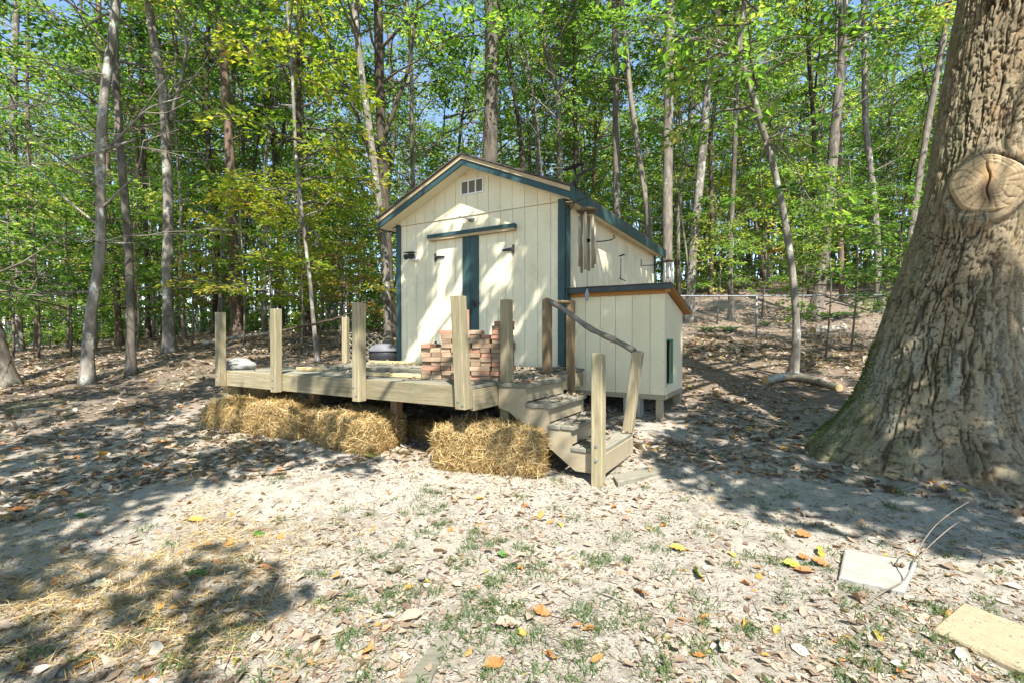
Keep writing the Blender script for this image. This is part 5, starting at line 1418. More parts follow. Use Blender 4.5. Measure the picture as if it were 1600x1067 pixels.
# ------------------------------------------------------------------ straw bales
def straw_strands(g, P, Nn, L, lift=0.5, wd=1.0):
    n = len(P)
    D = rng.normal(0, 1, (n, 3)); D -= Nn * (np.sum(D * Nn, 1))[:, None] * (1 - lift * rng.random(n))[:, None]
    D /= np.linalg.norm(D, axis=1)[:, None]
    S = np.cross(D, Nn + rng.normal(0, .3, (n, 3))); S /= np.linalg.norm(S, axis=1)[:, None] + 1e-9
    w = wd * rng.uniform(0.0014, 0.0029, n)[:, None]
    L = L[:, None]
    bend = Nn * L * rng.uniform(-0.12, 0.16, n)[:, None]
    A, B, C = P - D * L / 2, P + bend, P + D * L / 2
    V = np.stack([A - S * w, A + S * w, B + S * w, B - S * w, C + S * w * .6, C - S * w * .6], 1).reshape(-1, 3)
    b = np.arange(n)[:, None] * 6
    F = np.concatenate([b + np.array([0, 1, 2, 3]), b + np.array([3, 2, 4, 5])], 0)
    g.add(V, F, 0, np.repeat(np.clip(rng.beta(1.3, 1.2, n), 0, 1), 6))

def bale(label, c, size, rz, loose=0.018, nst=5200, sag=0.0, tilt=0.0, twine=True):
    t = thing('straw_bale', label, 'straw bale', c, rz, 'straw bales under the deck', (0, 0, 0))
    a, b, h = size[0] / 2, size[1] / 2, size[2]
    def surf(p, q, f):
        """rounded lumpy box surface"""
        P = np.stack([p, q, f], -1)
        r = 0.065
        core = np.clip(P, [-a + r, -b + r, r], [a - r, b - r, h - r])
        d = P - core; n = np.linalg.norm(d, axis=-1, keepdims=True) + 1e-9
        d = d / n
        lump = 0.045 * (fbm(P[..., 0] * 5 + P[..., 2] * 3 + c[0] * 7, P[..., 1] * 5 - P[..., 2] * 4, 151, 3) - 0.5)
        S = core + d * (r + lump[..., None])
        S[..., 2] -= sag * (P[..., 0] / a) ** 2 * np.clip(P[..., 2] / h, 0, 1)
        S[..., 2] += tilt * P[..., 0]
        return S, d
    g = Geo()
    N = 22
    for ax in range(3):
        for s in (-1, 1):
            x, y = np.meshgrid(np.linspace(-1, 1, N), np.linspace(-1, 1, N))
            if ax == 0: p, q, f = np.full_like(x, s) * a, x * b, (y + 1) / 2 * h
            if ax == 1: p, q, f = x * a, np.full_like(x, s) * b, (y + 1) / 2 * h
            if ax == 2: p, q, f = x * a, y * b, (np.full_like(x, s) + 1) / 2 * h
            S, _ = surf(p, q, f)
            i = np.arange(N - 1)[:, None] * N; j = np.arange(N - 1)[None, :]
            F = np.stack([i + j, i + j + 1, i + N + j + 1, i + N + j], -1).reshape(-1, 4)
            g.add(S.reshape(-1, 3), F, 0, None, True)
    g.build('core', M['straw_core'], t)
    g = Geo()
    fc = rng.choice(5, nst, p=[0.32, 0.34, 0.08, 0.13, 0.13])
    x = rng.uniform(-1, 1, nst); y = rng.uniform(-1, 1, nst)
    p = np.where(fc == 3, -1, np.where(fc == 4, 1, x)) * a
    q = np.where(fc == 1, -1, np.where(fc == 2, 1, np.where(fc >= 3, x, y))) * b
    f = np.where(fc == 0, h, (y + 1) / 2 * h)
    S, d = surf(p, q, f)
    S = S + d * (np.abs(rng.normal(0, loose, nst)) * 0.6)[:, None]
    straw_strands(g, S, d, rng.uniform(0.05, 0.19, nst), 0.55)
    tag(g.build('loose_strands', M['straw'], t, tint=True), kind='stuff')
    if twine:
        for yy in (-b * 0.45, b * 0.45):
            g = Geo()
            ring = [(-a, yy, 0.05), (-a, yy, h - .05), (-a * .5, yy, h), (0, yy, h), (a * .5, yy, h), (a, yy, h - .05), (a, yy, 0.05)]
            pp = smooth_path(ring, 30)
            S, d = surf(pp[:, 0], pp[:, 1], pp[:, 2])
            g.tube(S + d * 0.006, 0.004, 5); g.build('twine', M['twine'], t)
def bale_at(label, px, py, Y, *a, dz=-0.03, **k):
    x = (px - CX) / FPX * Y
    bale(label, (x, Y, tz(x, Y) + dz), *a, **k)
bale_at('frayed straw bale under the deck corner post in front of the stairs', 771, 0, 4.33, (0.98, 0.50, 0.41), R(-14), nst=7000, sag=0.03)
bale_at('right bale of the row of straw under the long deck edge', 556, 0, 4.98, (0.98, 0.52, 0.36), R(-34), nst=6500, sag=0.02)
bale_at('middle slumped straw bale of the row under the deck edge', 443, 0, 5.38, (0.80, 0.48, 0.36), R(-20), nst=5600, sag=0.10, twine=False)
bale_at('left collapsed straw bale at the end of the row under the deck', 374, 0, 5.66, (0.66, 0.50, 0.31), R(-30), nst=5200, sag=0.14, twine=False, loose=0.03)
bale_at('dark straw bale far back in the shade beneath the deck', 408, 0, 6.35, (0.8, 0.45, 0.40), R(-30), nst=2500)
bale_at('single straw bale lying deep under the deck behind the front right bale', 700, 0, 5.2, (0.8, 0.45, 0.26), R(-30), nst=2000, dz=-0.1)

# ------------------------------------------------------------------ stacked bricks on the deck
def bricks():
    x0, y0 = -0.885, 4.60
    t = thing('brick_stack', 'stepped stack of loose clay bricks on the front right deck corner', 'bricks', (x0 + 0.42, y0 + 0.1, DZ), R(-9), None, (0.42, 0.1, DZ))
    BL, BWd, BH = 0.198, 0.096, 0.0425
    cols = [(0.0, 0.20, 8), (0.20, 0.20, 10), (0.40, 0.20, 11), (0.60, 0.10, 9), (0.70, 0.20, 12)]
    me = bevel_box((BL, BWd, BH), 0.0035, M['brick']); mr = bevel_box((BL, BWd, BH), 0.0035, M['brick_red'])
    def put(x, y, z, rz, m=None, rot=None, lab=None):
        o = link('brick', m or (mr if rng.random() < 0.16 else me), t)
        o.location = Vector((x, y, z)) - Vector((0.42, 0.1, DZ))
        o.rotation_euler = rot or (0, 0, rz)
        if lab: o['label'] = lab
        return o
    for ci, (cx, cw, nc) in enumerate(cols):
        for k in range(nc):
            z = DZ + 0.002 + k * (BH + 0.0012) + BH / 2
            jx = rng.normal(0, 0.006); jy = rng.normal(0, 0.006)
            if cw < 0.15:
                put(cx + 0.05 + jx, 0.10 + jy, z, R(90) + rng.normal(0, .03))
            elif (k + ci) % 2 == 0 or (ci == 4 and k % 3 != 1):
                put(cx + 0.1 + jx, 0.05 + jy, z, rng.normal(0, .04)); 
                put(cx + 0.1 + rng.normal(0, .006), 0.155 + jy, z, rng.normal(0, .03))
            else:
                for h in (0, 1):
                    if k == nc - 1 and h == 1 and ci in (0, 2): continue
                    put(cx + 0.05 + 0.1 * h + rng.normal(0, .004), 0.10 + rng.normal(0, .009), z, R(90) + rng.normal(0, .04))
    put(0.44, 0.10, DZ + 0.002 + 11 * (BH + .0012) + BL / 2, 0, mr, (0, R(90), R(14)), 'red brick standing on end at the top of the stack')
    for (x, y, k, rz) in ((0.82, 0.08, 12, 0.15), (0.60, 0.10, 9, 0.2), (0.27, 0.07, 10, 0.1)):
        put(x, y, DZ + 0.002 + k * (BH + .0012) + BH / 2, rz, mr)
bricks()

# ------------------------------------------------------------------ things on and behind the deck
def loose_board(label, u, v, L, wd, rz, mat='new_wood', h=0.035):
    o = link('loose_board', bevel_box((L, wd, h), 0.003, M[mat]))
    o.location = f2w(u, v, DZ + h / 2 + 0.001); o.rotation_euler = (0, 0, FR + rz)
    tag(o, label, 'board', 'boards lying on the deck')
loose_board('pale yellow board lying flat left of the brick stack near the deck edge', 2.10, -2.22, 0.86, 0.075, 0.06)
loose_board('long pale board lying along the foot of the shed wall', 0.55, -0.40, 1.5, 0.09, 0.03)
loose_board('short yellow board beside the white rock at the deck end', 0.48, -2.05, 0.42, 0.08, 0.05)
loose_board('grey weathered board lying beyond the yellow board', 1.75, -1.62, 1.1, 0.09, -0.05, 'deck_wood')
loose_board('short grey board by the dark posts at the top of the stairs', 3.08, -0.42, 0.42, 0.10, 0.35, 'deck_wood')

def rock(name, label, loc, size, mat, seed, rz=0, subdiv=4, parent=None):
    bm = bmesh.new(); bmesh.ops.create_icosphere(bm, subdivisions=subdiv, radius=1)
    for v in bm.verts:
        n = v.co.copy()
        f = 1 + 0.34 * (float(fbm(np.array([n.x * 1.1 + seed]), np.array([n.y * 1.1 + n.z * 1.7]), 7, 3)[0]) - 0.5) * 2
        v.co = Vector((n.x * size[0], n.y * size[1], max(n.z, -0.55) * size[2])) * f / 2
    me = bpy.data.meshes.new(name); bm.to_mesh(me); bm.free(); me.materials.append(mat)
    o = link(name, me); o.location = loc; o.rotation_euler = (0, 0, rz)
    tag(o, label, 'rock')
    return o
pt = at(377, 568, 6.10); rock('rock', 'large whitish rock on the left end of the deck', (pt.x, pt.y, DZ + 0.055), (0.33, 0.24, 0.19), M['rock_white'], 2.0, 0.2)
pt = at(361, 569, 6.16); rock('rock', 'smaller blue grey rock beside the white rock by the end post', (pt.x, pt.y, DZ + 0.045), (0.16, 0.15, 0.14), M['rock_blue'], 5.0)

def kettle():
    Y = 8.9; c = at(599, 556, Y); gz = tz(c.x, Y)
    t = thing('kettle_pot', 'black covered kettle with a faded grey lid beside the left shed corner', 'covered kettle', (c.x, Y, gz), R(-8), None, (0, 0, 0))
    def lathe(pro, n=24, sx=1.0, sy=0.8):
        g = Geo(); a = np.arange(n) / n * 2 * math.pi
        V = np.concatenate([np.stack([r * sx * np.cos(a), r * sy * np.sin(a), np.full(n, z)], -1) for r, z in pro])
        i = np.arange(len(pro) - 1)[:, None] * n; j = np.arange(n)[None, :]; k = (j + 1) % n
        g.add(V, np.stack([i + j, i + k, i + n + k, i + n + j], -1).reshape(-1, 4), 0, None, True)
        g.F.append((np.array([np.arange(n) + (len(pro) - 1) * n]), 0, False))
        return g
    z0 = DZ - gz + 0.02
    lathe([(0.20, z0 - 0.25), (0.24, z0 - 0.1), (0.265, z0 + 0.02), (0.27, z0 + 0.12), (0.262, z0 + 0.125)]).build('pot', M['black'], t)
    l = lathe([(0.285, z0 + 0.126), (0.295, z0 + 0.14), (0.285, z0 + 0.165), (0.21, z0 + 0.235), (0.12, z0 + 0.265), (0.02, z0 + 0.27)]).build('lid', M['lid_grey'], t)
    g = Geo(); g.box((0.03, 0, z0 + 0.285), (0.10, 0.03, 0.025)); g.build('lid_handle', M['black'], l)
    for s in (-1, 1):
        g = Geo(); g.box((s * 0.2, 0, z0 - 0.35), (0.04, 0.3, 0.25)); g.build('leg', M['black'], t)
kettle()
def lattice():
    Y = 9.3; c = at(584, 560, Y); gz = tz(c.x, Y)
    t = thing('lattice_panel', 'bowed tan plastic lattice leaning behind the covered kettle', 'lattice', (c.x, Y, gz), 0, None, (0, 0, 0))
    ht = lambda s: np.interp(s, [-0.62, -0.5, -0.25, 0.0, 0.3, 0.55, 0.66], [0.50, 0.60, 0.58, 0.56, 0.46, 0.32, 0.2])
    zb = max(0.0, DZ - gz - 0.15)
    for sgn in (1, -1):
        for s0 in np.arange(-1.5, 1.6, 0.125):
            pts = []
            for k in np.linspace(0, 1.15, 24):
                s = s0 + sgn * k * 0.9; z = k * 0.75
                if abs(s) > 0.64 or z > ht(s): continue
                pts.append((s, 0.22 * (s / 0.6) ** 2 * 0.8 + 0.006 * sgn + 0.10 * math.sin(s * 3), zb + z))
            if len(pts) < 3: continue
            g = Geo(); g.tube(pts, 0.016, 5); g.build('lath', M['lattice'], t)
    ss = np.linspace(-0.62, 0.64, 30)
    g = Geo(); g.tube([(s, 0.22 * (s / 0.6) ** 2 * 0.8 + 0.10 * math.sin(s * 3), zb + ht(s) + 0.012 + 0.022 * math.sin(s * 30)) for s in ss], 0.017, 5); g.build('top_edge', M['lattice'], t)
lattice()
c = at(540, 556, 8.5); gz = tz(c.x, 8.5)
t = thing('wooden_post', 'short square post standing behind the deck beside the tan lattice', 'post', (c.x, 8.5, gz), R(-10), None, (0, 0, 0))
post(t, 0, 0, -0.1, CAM_Z + 30 / FPX * 8.5 - gz, s=0.10, name='shaft')
def stick(name, label, cat, pts, r0, r1, mat, n=7, jag=0.15, seg=16, group=None):
    p = smooth_path(pts, seg)
    p[1:-1] += rng.normal(0, r0 * 0.35, p[1:-1].shape)
    g = Geo(); g.tube(p, np.linspace(r0, r1, seg), n, jag=jag)
    o = g.build_at(name, mat, tuple(p[0])); tag(o, label, cat, group)
    return o
stick('leaning_pole', 'thin dark pole slanting up from behind the second deck post', 'pole', [at(436, 519, 8.4), at(490, 507, 8.6), at(535, 495, 8.8), at(572, 484, 9.0)], 0.028, 0.014, M['bark_dark'])

# wind chimes
def chime():
    c = f2w(3.385, -0.02, 0); zc = 2.955
    t = thing('wind_chime', 'large wind chime with long brown tubes hanging at the shed corner', 'wind chime', (c.x, c.y, zc), 0, None, (0, 0, 0))
    a = np.arange(20) / 20 * 2 * math.pi
    g = Geo()
    for r, z in ((0.128, 0.0),):
        pro = [(0.10, -0.028), (0.138, -0.018), (0.140, 0.0), (0.10, 0.026), (0.05, 0.04), (0.01, 0.044)]
        V = np.concatenate([np.stack([q * np.cos(a), q * np.sin(a), np.full(20, zz)], -1) for q, zz in pro])
        i = np.arange(len(pro) - 1)[:, None] * 20; j = np.arange(20)[None, :]; k = (j + 1) % 20
        g.add(V, np.stack([i + j, i + k, i + 20 + k, i + 20 + j], -1).reshape(-1, 4), 0, None, True)
        g.F.append((np.array([np.arange(20)[::-1]]), 0, False))
    g.build('canopy', M['chime_wood'], t)
    for i, (tp, ln) in enumerate(((0.10, 0.60), (0.06, 0.72), (0.03, 0.78), (0.08, 0.66), (0.05, 0.74), (0.09, 0.68))):
        th = i * math.pi / 3 + 0.13
        x, y = 0.10 * math.cos(th), 0.10 * math.sin(th)
        g = Geo(); g.tube([(x, y, -tp), (x, y, -tp - ln)], 0.0185, 12); tb = g.build('chime_tube', M['chime_metal'], t)
        g = Geo(); g.tube([(x, y, -0.02), (x, y, -tp)], 0.0025, 4); g.build('cord', M['dark'], tb)
    g = Geo(); g.tube([(0, 0, -0.02), (0, 0, -1.02)], 0.0025, 4); g.build('cord', M['dark'], t)
    g = Geo(); g.tube([(0, 0, -0.38), (0, 0, -0.41)], 0.045, 14); g.build('clapper', M['dark'], t)
    g = Geo(); g.prism([(0, -1.02), (0.022, -1.07), (0.026, -1.12), (0.018, -1.17), (0, -1.20), (-0.018, -1.17), (-0.026, -1.12), (-0.022, -1.07)][::-1], -0.004, 0.004); g.build('sail', M['galv'], t)
    g = Geo(); g.tube([(0.0, 0, 0.04), (0.0, 0.0, 0.17)], 0.003, 4); g.build('cord', M['dark'], t)
chime()
def chime2():
    c = f2w(3.40, 4.75, 0); zc = 2.93
    t = thing('wind_chime', 'small glass tube wind chime hanging at the far eave end', 'wind chime', (c.x, c.y, zc), 0, None, (0, 0, 0))
    g = Geo(); g.tube([(0, 0, 0), (0, 0, 0.03), (0, 0, 0.05)], [0.125, 0.12, 0.03], 14); g.build('canopy', M['chime_wood'], t)
    for i in range(7):
        th = i * 0.8976
        g = Geo(); g.tube([(0.10 * math.cos(th), 0.10 * math.sin(th), -0.02), (0.10 * math.cos(th), 0.10 * math.sin(th), -0.50)], 0.014, 8); g.build('chime_tube', M['glass_tube'], t)
    g = Geo(); g.tube([(0, 0, 0.04), (0, 0, 0.16)], 0.003, 4); g.tube([(0, 0, 0.0), (0, 0, -0.34)], 0.003, 4); g.tube([(0, 0, -0.34), (0, 0, -0.36)], 0.04, 10); g.build('clapper', M['dark'], t)
chime2()

# ------------------------------------------------------------------ logs, pavers, boards and sticks on the ground
def gpt(px, py, up=0.0):
    x, y = hit(px, py); return Vector((x, y, tz(x, y) + up))
def log(label, pts, r0, r1, cat='log'):
    p = smooth_path(pts, 16)
    g = Geo(); g.tube(p, np.linspace(r0, r1, 16), 10, 0, cap=False, jag=0.12)
    t = thing('fallen_log', label, cat, tuple(p[0]), 0, None, tuple(p[0]))
    g.build('bark', M['log_bark'], t)
    for e, nx, r in ((p[0], p[0] - p[1], r0), (p[-1], p[-1] - p[-2], r1)):
        d = nx / np.linalg.norm(nx)
        g = Geo(); g.tube([e - d * 0.02, e + d * 0.002], r * 0.98, 10); g.build('cut_end', M['log_core'], t)
log('curved pale log lying between the crooked slim tree and the oak root', [gpt(1196, 598, 0.05), gpt(1230, 594, 0.09), gpt(1265, 598, 0.08), gpt(1312, 612, 0.05)], 0.075, 0.06)
log('long pale log lying on the slope behind the left deck post', [at(318, 536, 13.2), at(370, 527, 13.3), at(436, 519, 13.4)], 0.06, 0.05)
log('mossy log lying under the right chain link fence', [gpt(1270, 523, 0.05), gpt(1320, 519, 0.08)], 0.13, 0.10)

def slab(name, label, cat, corners, h, mat, sink=0.0, chip=0.006):
    """stone slab from four photo corner points of its top (clockwise from the far left)"""
    P = []
    z = np.mean([tz(*hit(a, b)) for a, b in corners]) + h - sink
    for a, b in corners:
        Y = (CAM_Z - z) / ((b - HY) / FPX); P.append(((a - CX) / FPX * Y, Y))
    P = np.array(P); c = P.mean(0); P = P - c
    N = 26
    e = np.concatenate([[0, 0.0, 0.015, 0.035], np.linspace(0.07, 0.93, N - 8), [0.965, 0.985, 1, 1]])
    S, T = np.meshgrid(e, e)
    XY = (P[0] * ((1 - S) * (1 - T))[..., None] + P[1] * (S * (1 - T))[..., None] + P[2] * (S * T)[..., None] + P[3] * ((1 - S) * T)[..., None])
    ed = np.minimum(np.minimum(S, 1 - S), np.minimum(T, 1 - T))
    Z = 0.003 * (fbm(XY[..., 0] * 22, XY[..., 1] * 22, 5, 3) - 0.5) - chip * np.clip(1 - ed / 0.03, 0, 1) ** 1.5
    i, j = np.indices(S.shape)
    skirt = (i == 0) | (i == N - 1) | (j == 0) | (j == N - 1)
    Z = np.where(skirt, -h - 0.03, Z)
    k = chip * 1.2 * (fbm(XY[..., 0] * 30 + 9, XY[..., 1] * 30, 6, 2) - 0.5) * (ed < 0.02)
    V = np.stack([XY[..., 0] + k, XY[..., 1] + k, Z], -1).reshape(-1, 3)
    a_ = np.arange(N - 1)[:, None] * N; b_ = np.arange(N - 1)[None, :]
    F = np.stack([a_ + b_, a_ + N + b_, a_ + N + b_ + 1, a_ + b_ + 1], -1).reshape(-1, 4)
    g = Geo(); g.add(V, F)
    o = link(name, g.mesh(name, mat)); o.location = (c[0], c[1], z)
    tag(o, label, cat)
    return o, z
pav, pz = slab('paving_stone', 'pale grey square concrete paving stone with acorns on it', 'paving stone', [(1322, 857), (1437, 878), (1416, 925), (1313, 902)], 0.055, M['concrete'], 0.034)
slab('paving_stone', 'large yellow gritty paving slab in the bottom right corner', 'paving stone', [(1508, 941), (1665, 1000), (1650, 1072), (1459, 982)], 0.05, M['paver_yellow'], 0.026, 0.012)
slab('buried_board', 'grey weathered board half buried in the sand at bottom centre', 'board', [(702, 972), (716, 982), (672, 1066), (630, 1066)], 0.04, M['deck_wood'], 0.03)
slab('buried_board', 'pale board half buried in front of the bottom step', 'board', [(958, 742), (1072, 716), (1077, 726), (966, 753)], 0.04, M['deck_wood'], 0.032)
for dx in (0, 9):
    z = pz; Y = (CAM_Z - z) / ((887 + dx * .1 - HY) / FPX); x = (1403 + dx - CX) / FPX * Y
    g = Geo(); g.tube([(x, Y, z + 0.001), (x, Y, z + 0.008), (x + 0.002, Y, z + 0.018), (x + 0.003, Y, z + 0.027)], [0.006, 0.0105, 0.010, 0.003], 10)
    nt_ = g.build_at('acorn', M['chime_wood'], (x, Y, z)); tag(nt_, ('left' if dx == 0 else 'right') + ' one of two dark acorns lying on the pale paving stone', 'acorn')
b0 = gpt(1350, 970, 0.015); b1 = gpt(1413, 930, 0.03)
tw = thing('twig', 'bare pale twig rising in a curve over the concrete paving stone', 'twig', tuple(b0), 0, None, tuple(b0))
g = Geo()
Yt = b1.y
p = smooth_path([b0, (b0 + b1) / 2 + Vector((0, 0, .02)), b1, at(1425, 893, Yt + .03), at(1436, 860, Yt + .05), at(1462, 822, Yt + .08), at(1490, 800, Yt + .10), at(1516, 784, Yt + .12)], 26)
g.tube(p, np.linspace(0.0048, 0.0014, 26), 6, jag=0.15); g.build('stem', M['grey_stick'], tw)
g = Geo(); p = smooth_path([at(1436, 880, Yt + .10), at(1450, 858, Yt + .16), at(1490, 822, Yt + .22), at(1533, 797, Yt + .28)], 14)
g.tube(p, np.linspace(0.0035, 0.0013, 14), 5, jag=0.15); g.build('side_shoot', M['grey_stick'], tw)
for k, (pp, r, lab) in enumerate((
    ([(930, 935), (990, 960), (1060, 975), (1105, 990)], 0.005, 'long thin grey twig lying on the sunny sand in front of the stairs'),
    ([(985, 925), (1030, 905), (1085, 898)], 0.004, 'thin grey twig lying above the long twig on the sand'),
    ([(1215, 944), (1262, 950), (1325, 945)], 0.008, 'short pale stick lying left of the concrete paving stone'),
    ([(848, 1008), (862, 1028)], 0.012, 'stubby dark stick lying in the bottom middle of the sand'),
    ([(1060, 720), (1100, 706), (1148, 696)], 0.016, 'grey stick lying on shaded sand right of the stairs'),
    ([(1090, 742), (1135, 722), (1150, 712)], 0.014, 'second grey stick lying in the shade right of the stairs'),
    ([(1255, 808), (1300, 812)], 0.022, 'stubby pale stick lying in the shade before the oak'),
    ([(1400, 770), (1440, 762), (1490, 764)], 0.012, 'curved stick lying close in front of the oak foot'),
    ([(640, 985), (648, 960), (664, 925)], 0.008, 'pale thin stick lying upright to the view at bottom centre'))):
    stick('twig', lab, 'twig', [gpt(a, b, r * 0.8) for a, b in pp], r, r * 0.6, M['grey_stick'], 6, 0.2, 10)
# ferns on the right hillside
def fern(px, py, s):
    b = gpt(px, py)
    t = thing('fern', 'dark green fern clump on the hillside near the right fence', 'fern', tuple(b), 0, 'ferns on the hillside', (0, 0, 0))
    g = Geo()
    for k in range(9):
        a = k * 0.7 + rng.random() * .3; d = np.array((math.cos(a), math.sin(a), 0))
        m = 16
        tt = np.linspace(0.1, 1, m)
        P = d * (tt * s)[:, None] + np.array((0, 0, 1)) * (s * (0.9 * tt - 0.75 * tt ** 2))[:, None]
        for sg in (-1, 1):
            S = np.cross(d, (0, 0, 1.0)) * sg
            leaf_geo(g, P, S + d * 0.4 + np.zeros((m, 3)), np.array((0, 0, 1.0)) + rng.normal(0, .15, (m, 3)), 0.30 * s * (1.1 - tt), 0.10 * s * np.ones(m), rng.random(m))
    g.build('fronds', M['fern'], t, tint=True)
for px, py, s in ((1140, 522, 0.55), (1120, 486, 0.5), (1105, 520, 0.45), (1300, 500, 0.7), (1330, 498, 0.6), (1195, 510, 0.4)):
    fern(px, py, s)

# ------------------------------------------------------------------ leaf litter, crumbs, grass, straw on the ground
def curl_leaves(g, P, Nn, L, Wd, tint, curl=0.35):
    n = len(P)
    a = rng.random(n) * 6.283
    D = np.stack([np.cos(a), np.sin(a), np.zeros(n)], -1); D -= Nn * np.sum(D * Nn, 1)[:, None]; D /= np.linalg.norm(D, axis=1)[:, None]
    S = np.cross(Nn, D)
    L = L[:, None]; Wd = Wd[:, None]
    cu = rng.normal(0, curl, n)[:, None] * Wd; cv = rng.normal(0, curl * 0.6, n)[:, None] * L
    j = lambda s: rng.uniform(1 - s, 1 + s, n)[:, None]
    V = np.stack([P, P + D * L * .30 + S * Wd * .5 * j(.35) + Nn * np.abs(cu) * j(.6), P + D * L * .28 - S * Wd * .5 * j(.35) + Nn * np.abs(cu) * j(.6),
                  P + D * L * .5 + Nn * cv * 0.3, P + D * L * .72 + S * Wd * .38 * j(.5) + Nn * np.abs(cu) * j(.6), P + D * L * .70 - S * Wd * .38 * j(.5) + Nn * np.abs(cu) * j(.6),
                  P + D * L + Nn * cv], 1).reshape(-1, 3)
    b = np.arange(n)[:, None] * 7
    F = np.concatenate([b + np.array(f) for f in ([0, 3, 1], [0, 2, 3], [1, 3, 4], [2, 5, 3], [3, 6, 4], [3, 5, 6])], 0)
    g.add(V, F, 0, np.repeat(tint, 7), True)

def scatter(n, r0, r1, half=66, pw=1.0):
    a = np.radians(rng.uniform(-half, half, n))
    r = r0 * (r1 / r0) ** (rng.random(n) ** pw)
    return r * np.sin(a), r * np.cos(a)
def allowed(X, Y, deckok=False):
    u, v = w2f(X, Y)
    bad = (u > -0.05) & (u < 3.1) & (v > -0.05) & (v < 5)
    bad |= (np.hypot(X - 3.8, Y - 4.25) < 0.62)
    return ~bad
def gnormal(n, s):
    N = rng.normal(0, s, (n, 3)); N[:, 2] = 1
    return N / np.linalg.norm(N, axis=1)[:, None]
def litter():
    g = Geo()
    for n, r0, r1, l0, l1, up in ((15000, 1.7, 6.0, 0.010, 0.034, 0.002), (5200, 1.8, 6.5, 0.03, 0.068, 0.003), (7500, 1.7, 6.5, 0.016, 0.045, 0.003), (24000, 4.5, 14, 0.05, 0.11, 0.008), (30000, 11, 34, 0.08, 0.16, 0.012)):
        X, Y = scatter(n, r0, r1)
        dens = fbm(X * 1.1, Y * 1.1, 161, 3)
        thr = np.where(np.hypot(X, Y) < 6, 0.62, 1.1)
        shade = (X > 1.0) & (Y > 2.6) & (Y < 7)
        thr = np.where(shade, 0.75, thr); thr = np.where((X < -2.2), thr + 0.15, thr)
        k = allowed(X, Y) & (rng.random(n) * 1.0 < np.clip(0.15 + (dens - 0.5) * 3 + thr * 0.8, 0, 1))
        X, Y = X[k], Y[k]; m = len(X)
        L = rng.uniform(l0, l1, m) * np.where(rng.random(m) < 0.08, 1.5, 1)
        tint = np.clip(rng.beta(2.2, 2.0, m) * 0.92, 0, 1)
        sp = rng.random(m); tint = np.where(sp < 0.035, rng.uniform(0.9, 1.0, m), tint)
        curl_leaves(g, np.stack([X, Y, terrain(X, Y) + up], -1), gnormal(m, 0.22), L, L * rng.uniform(0.35, 0.7, m), tint, 0.24)
    # on deck and steps
    n = 900
    u = rng.uniform(-0.4, 3.3, n); v = rng.uniform(-2.5, -0.05, n); z = np.full(n, DZ)
    k = rng.random(n) < np.clip(0.25 + 1.6 * (v + 1.8) / 1.8 * 0.5 + (fbm(u * 2, v * 2, 171, 2) - 0.5) * 2, 0.05, 1)
    u, v, z = u[k], v[k], z[k]
    ns = 170; us = rng.uniform(3.36, 4.33, ns); vs_ = rng.uniform(SV0, SV1, ns); zs = np.array(ZT)[np.clip(np.searchsorted(UE, us) - 1, 0, 3)]
    nd = 260; ud = rng.uniform(2.4, 3.6, nd); vd = rng.uniform(-1.4, -0.05, nd); ud = np.minimum(ud, 3.25)
    u = np.concatenate([u, us, ud]); v = np.concatenate([v, vs_, vd]); z = np.concatenate([z, zs, np.full(nd, DZ)])
    P = np.array([tuple(f2w(a, b, c)) for a, b, c in zip(u, v, z + 0.004)])
    L = rng.uniform(0.022, 0.065, len(P)); curl_leaves(g, P, gnormal(len(P), 0.25), L, L * rng.uniform(.4, .7, len(P)), np.clip(rng.beta(2, 2.2, len(P)), 0, 1))
    o = g.build('leaf_litter', M['litter'], GROUND, tint=True); tag(o, kind='stuff')
    # the larger leaves near the viewer: one by one
    protos = []
    for k in range(10):
        gg = Geo(); n = 1
        gg2 = Geo()
        t = [0.25, 0.45, 0.6, 0.75, 0.93, 0.91, 0.96, 0.35, 0.985, 0.15][k]
        curl_leaves(gg, np.array([[0.0, 0, 0.004]]), np.array([[0, 0, 1.0]]), np.array([0.10]), np.array([0.056]), np.array([t]), 0.42)
        protos.append(gg.mesh('fallen_leaf', M['litter'], (0.05, 0, 0), True))
    cnt = 0
    while cnt < 290:
        X, Y = scatter(1, 1.75, 4.6, 58); x, y = float(X[0]), float(Y[0])
        if not allowed(X, Y)[0]: continue
        u, v = w2f(x, y)
        if -0.5 < u < 4.4 and -2.7 < v < 0.2: continue
        o = link('fallen_leaf', protos[int(rng.choice(10, p=[.12, .13, .14, .14, .12, .09, .06, .12, .03, .05]))], GROUND)
        o.location = (x, y, tz(x, y) + 0.004); o.rotation_euler = (rng.normal(0, .28), rng.normal(0, .28), rng.random() * 6.28)
        s = rng.uniform(0.32, 0.72); o.scale = (s, s * rng.uniform(.7, 1.1), s * 0.8); cnt += 1
    # crumbs
    g = Geo()
    X, Y = scatter(60000, 1.65, 8.0, 64); k = allowed(X, Y) & (fbm(X * 2.2, Y * 2.2, 181, 3) > 0.40); X, Y = X[k], Y[k]; m = len(X)
    L = rng.uniform(0.006, 0.026, m)
    leaf_geo(g, np.stack([X, Y, terrain(X, Y) + 0.003], -1), np.concatenate([rng.normal(0, 1, (m, 2)), rng.normal(0, .2, (m, 1))], 1), gnormal(m, 0.5), L, L * rng.uniform(.15, .6, m), rng.beta(1.3, 1.6, m))
    X, Y = scatter(900, 1.7, 7.5, 62); k = allowed(X, Y)
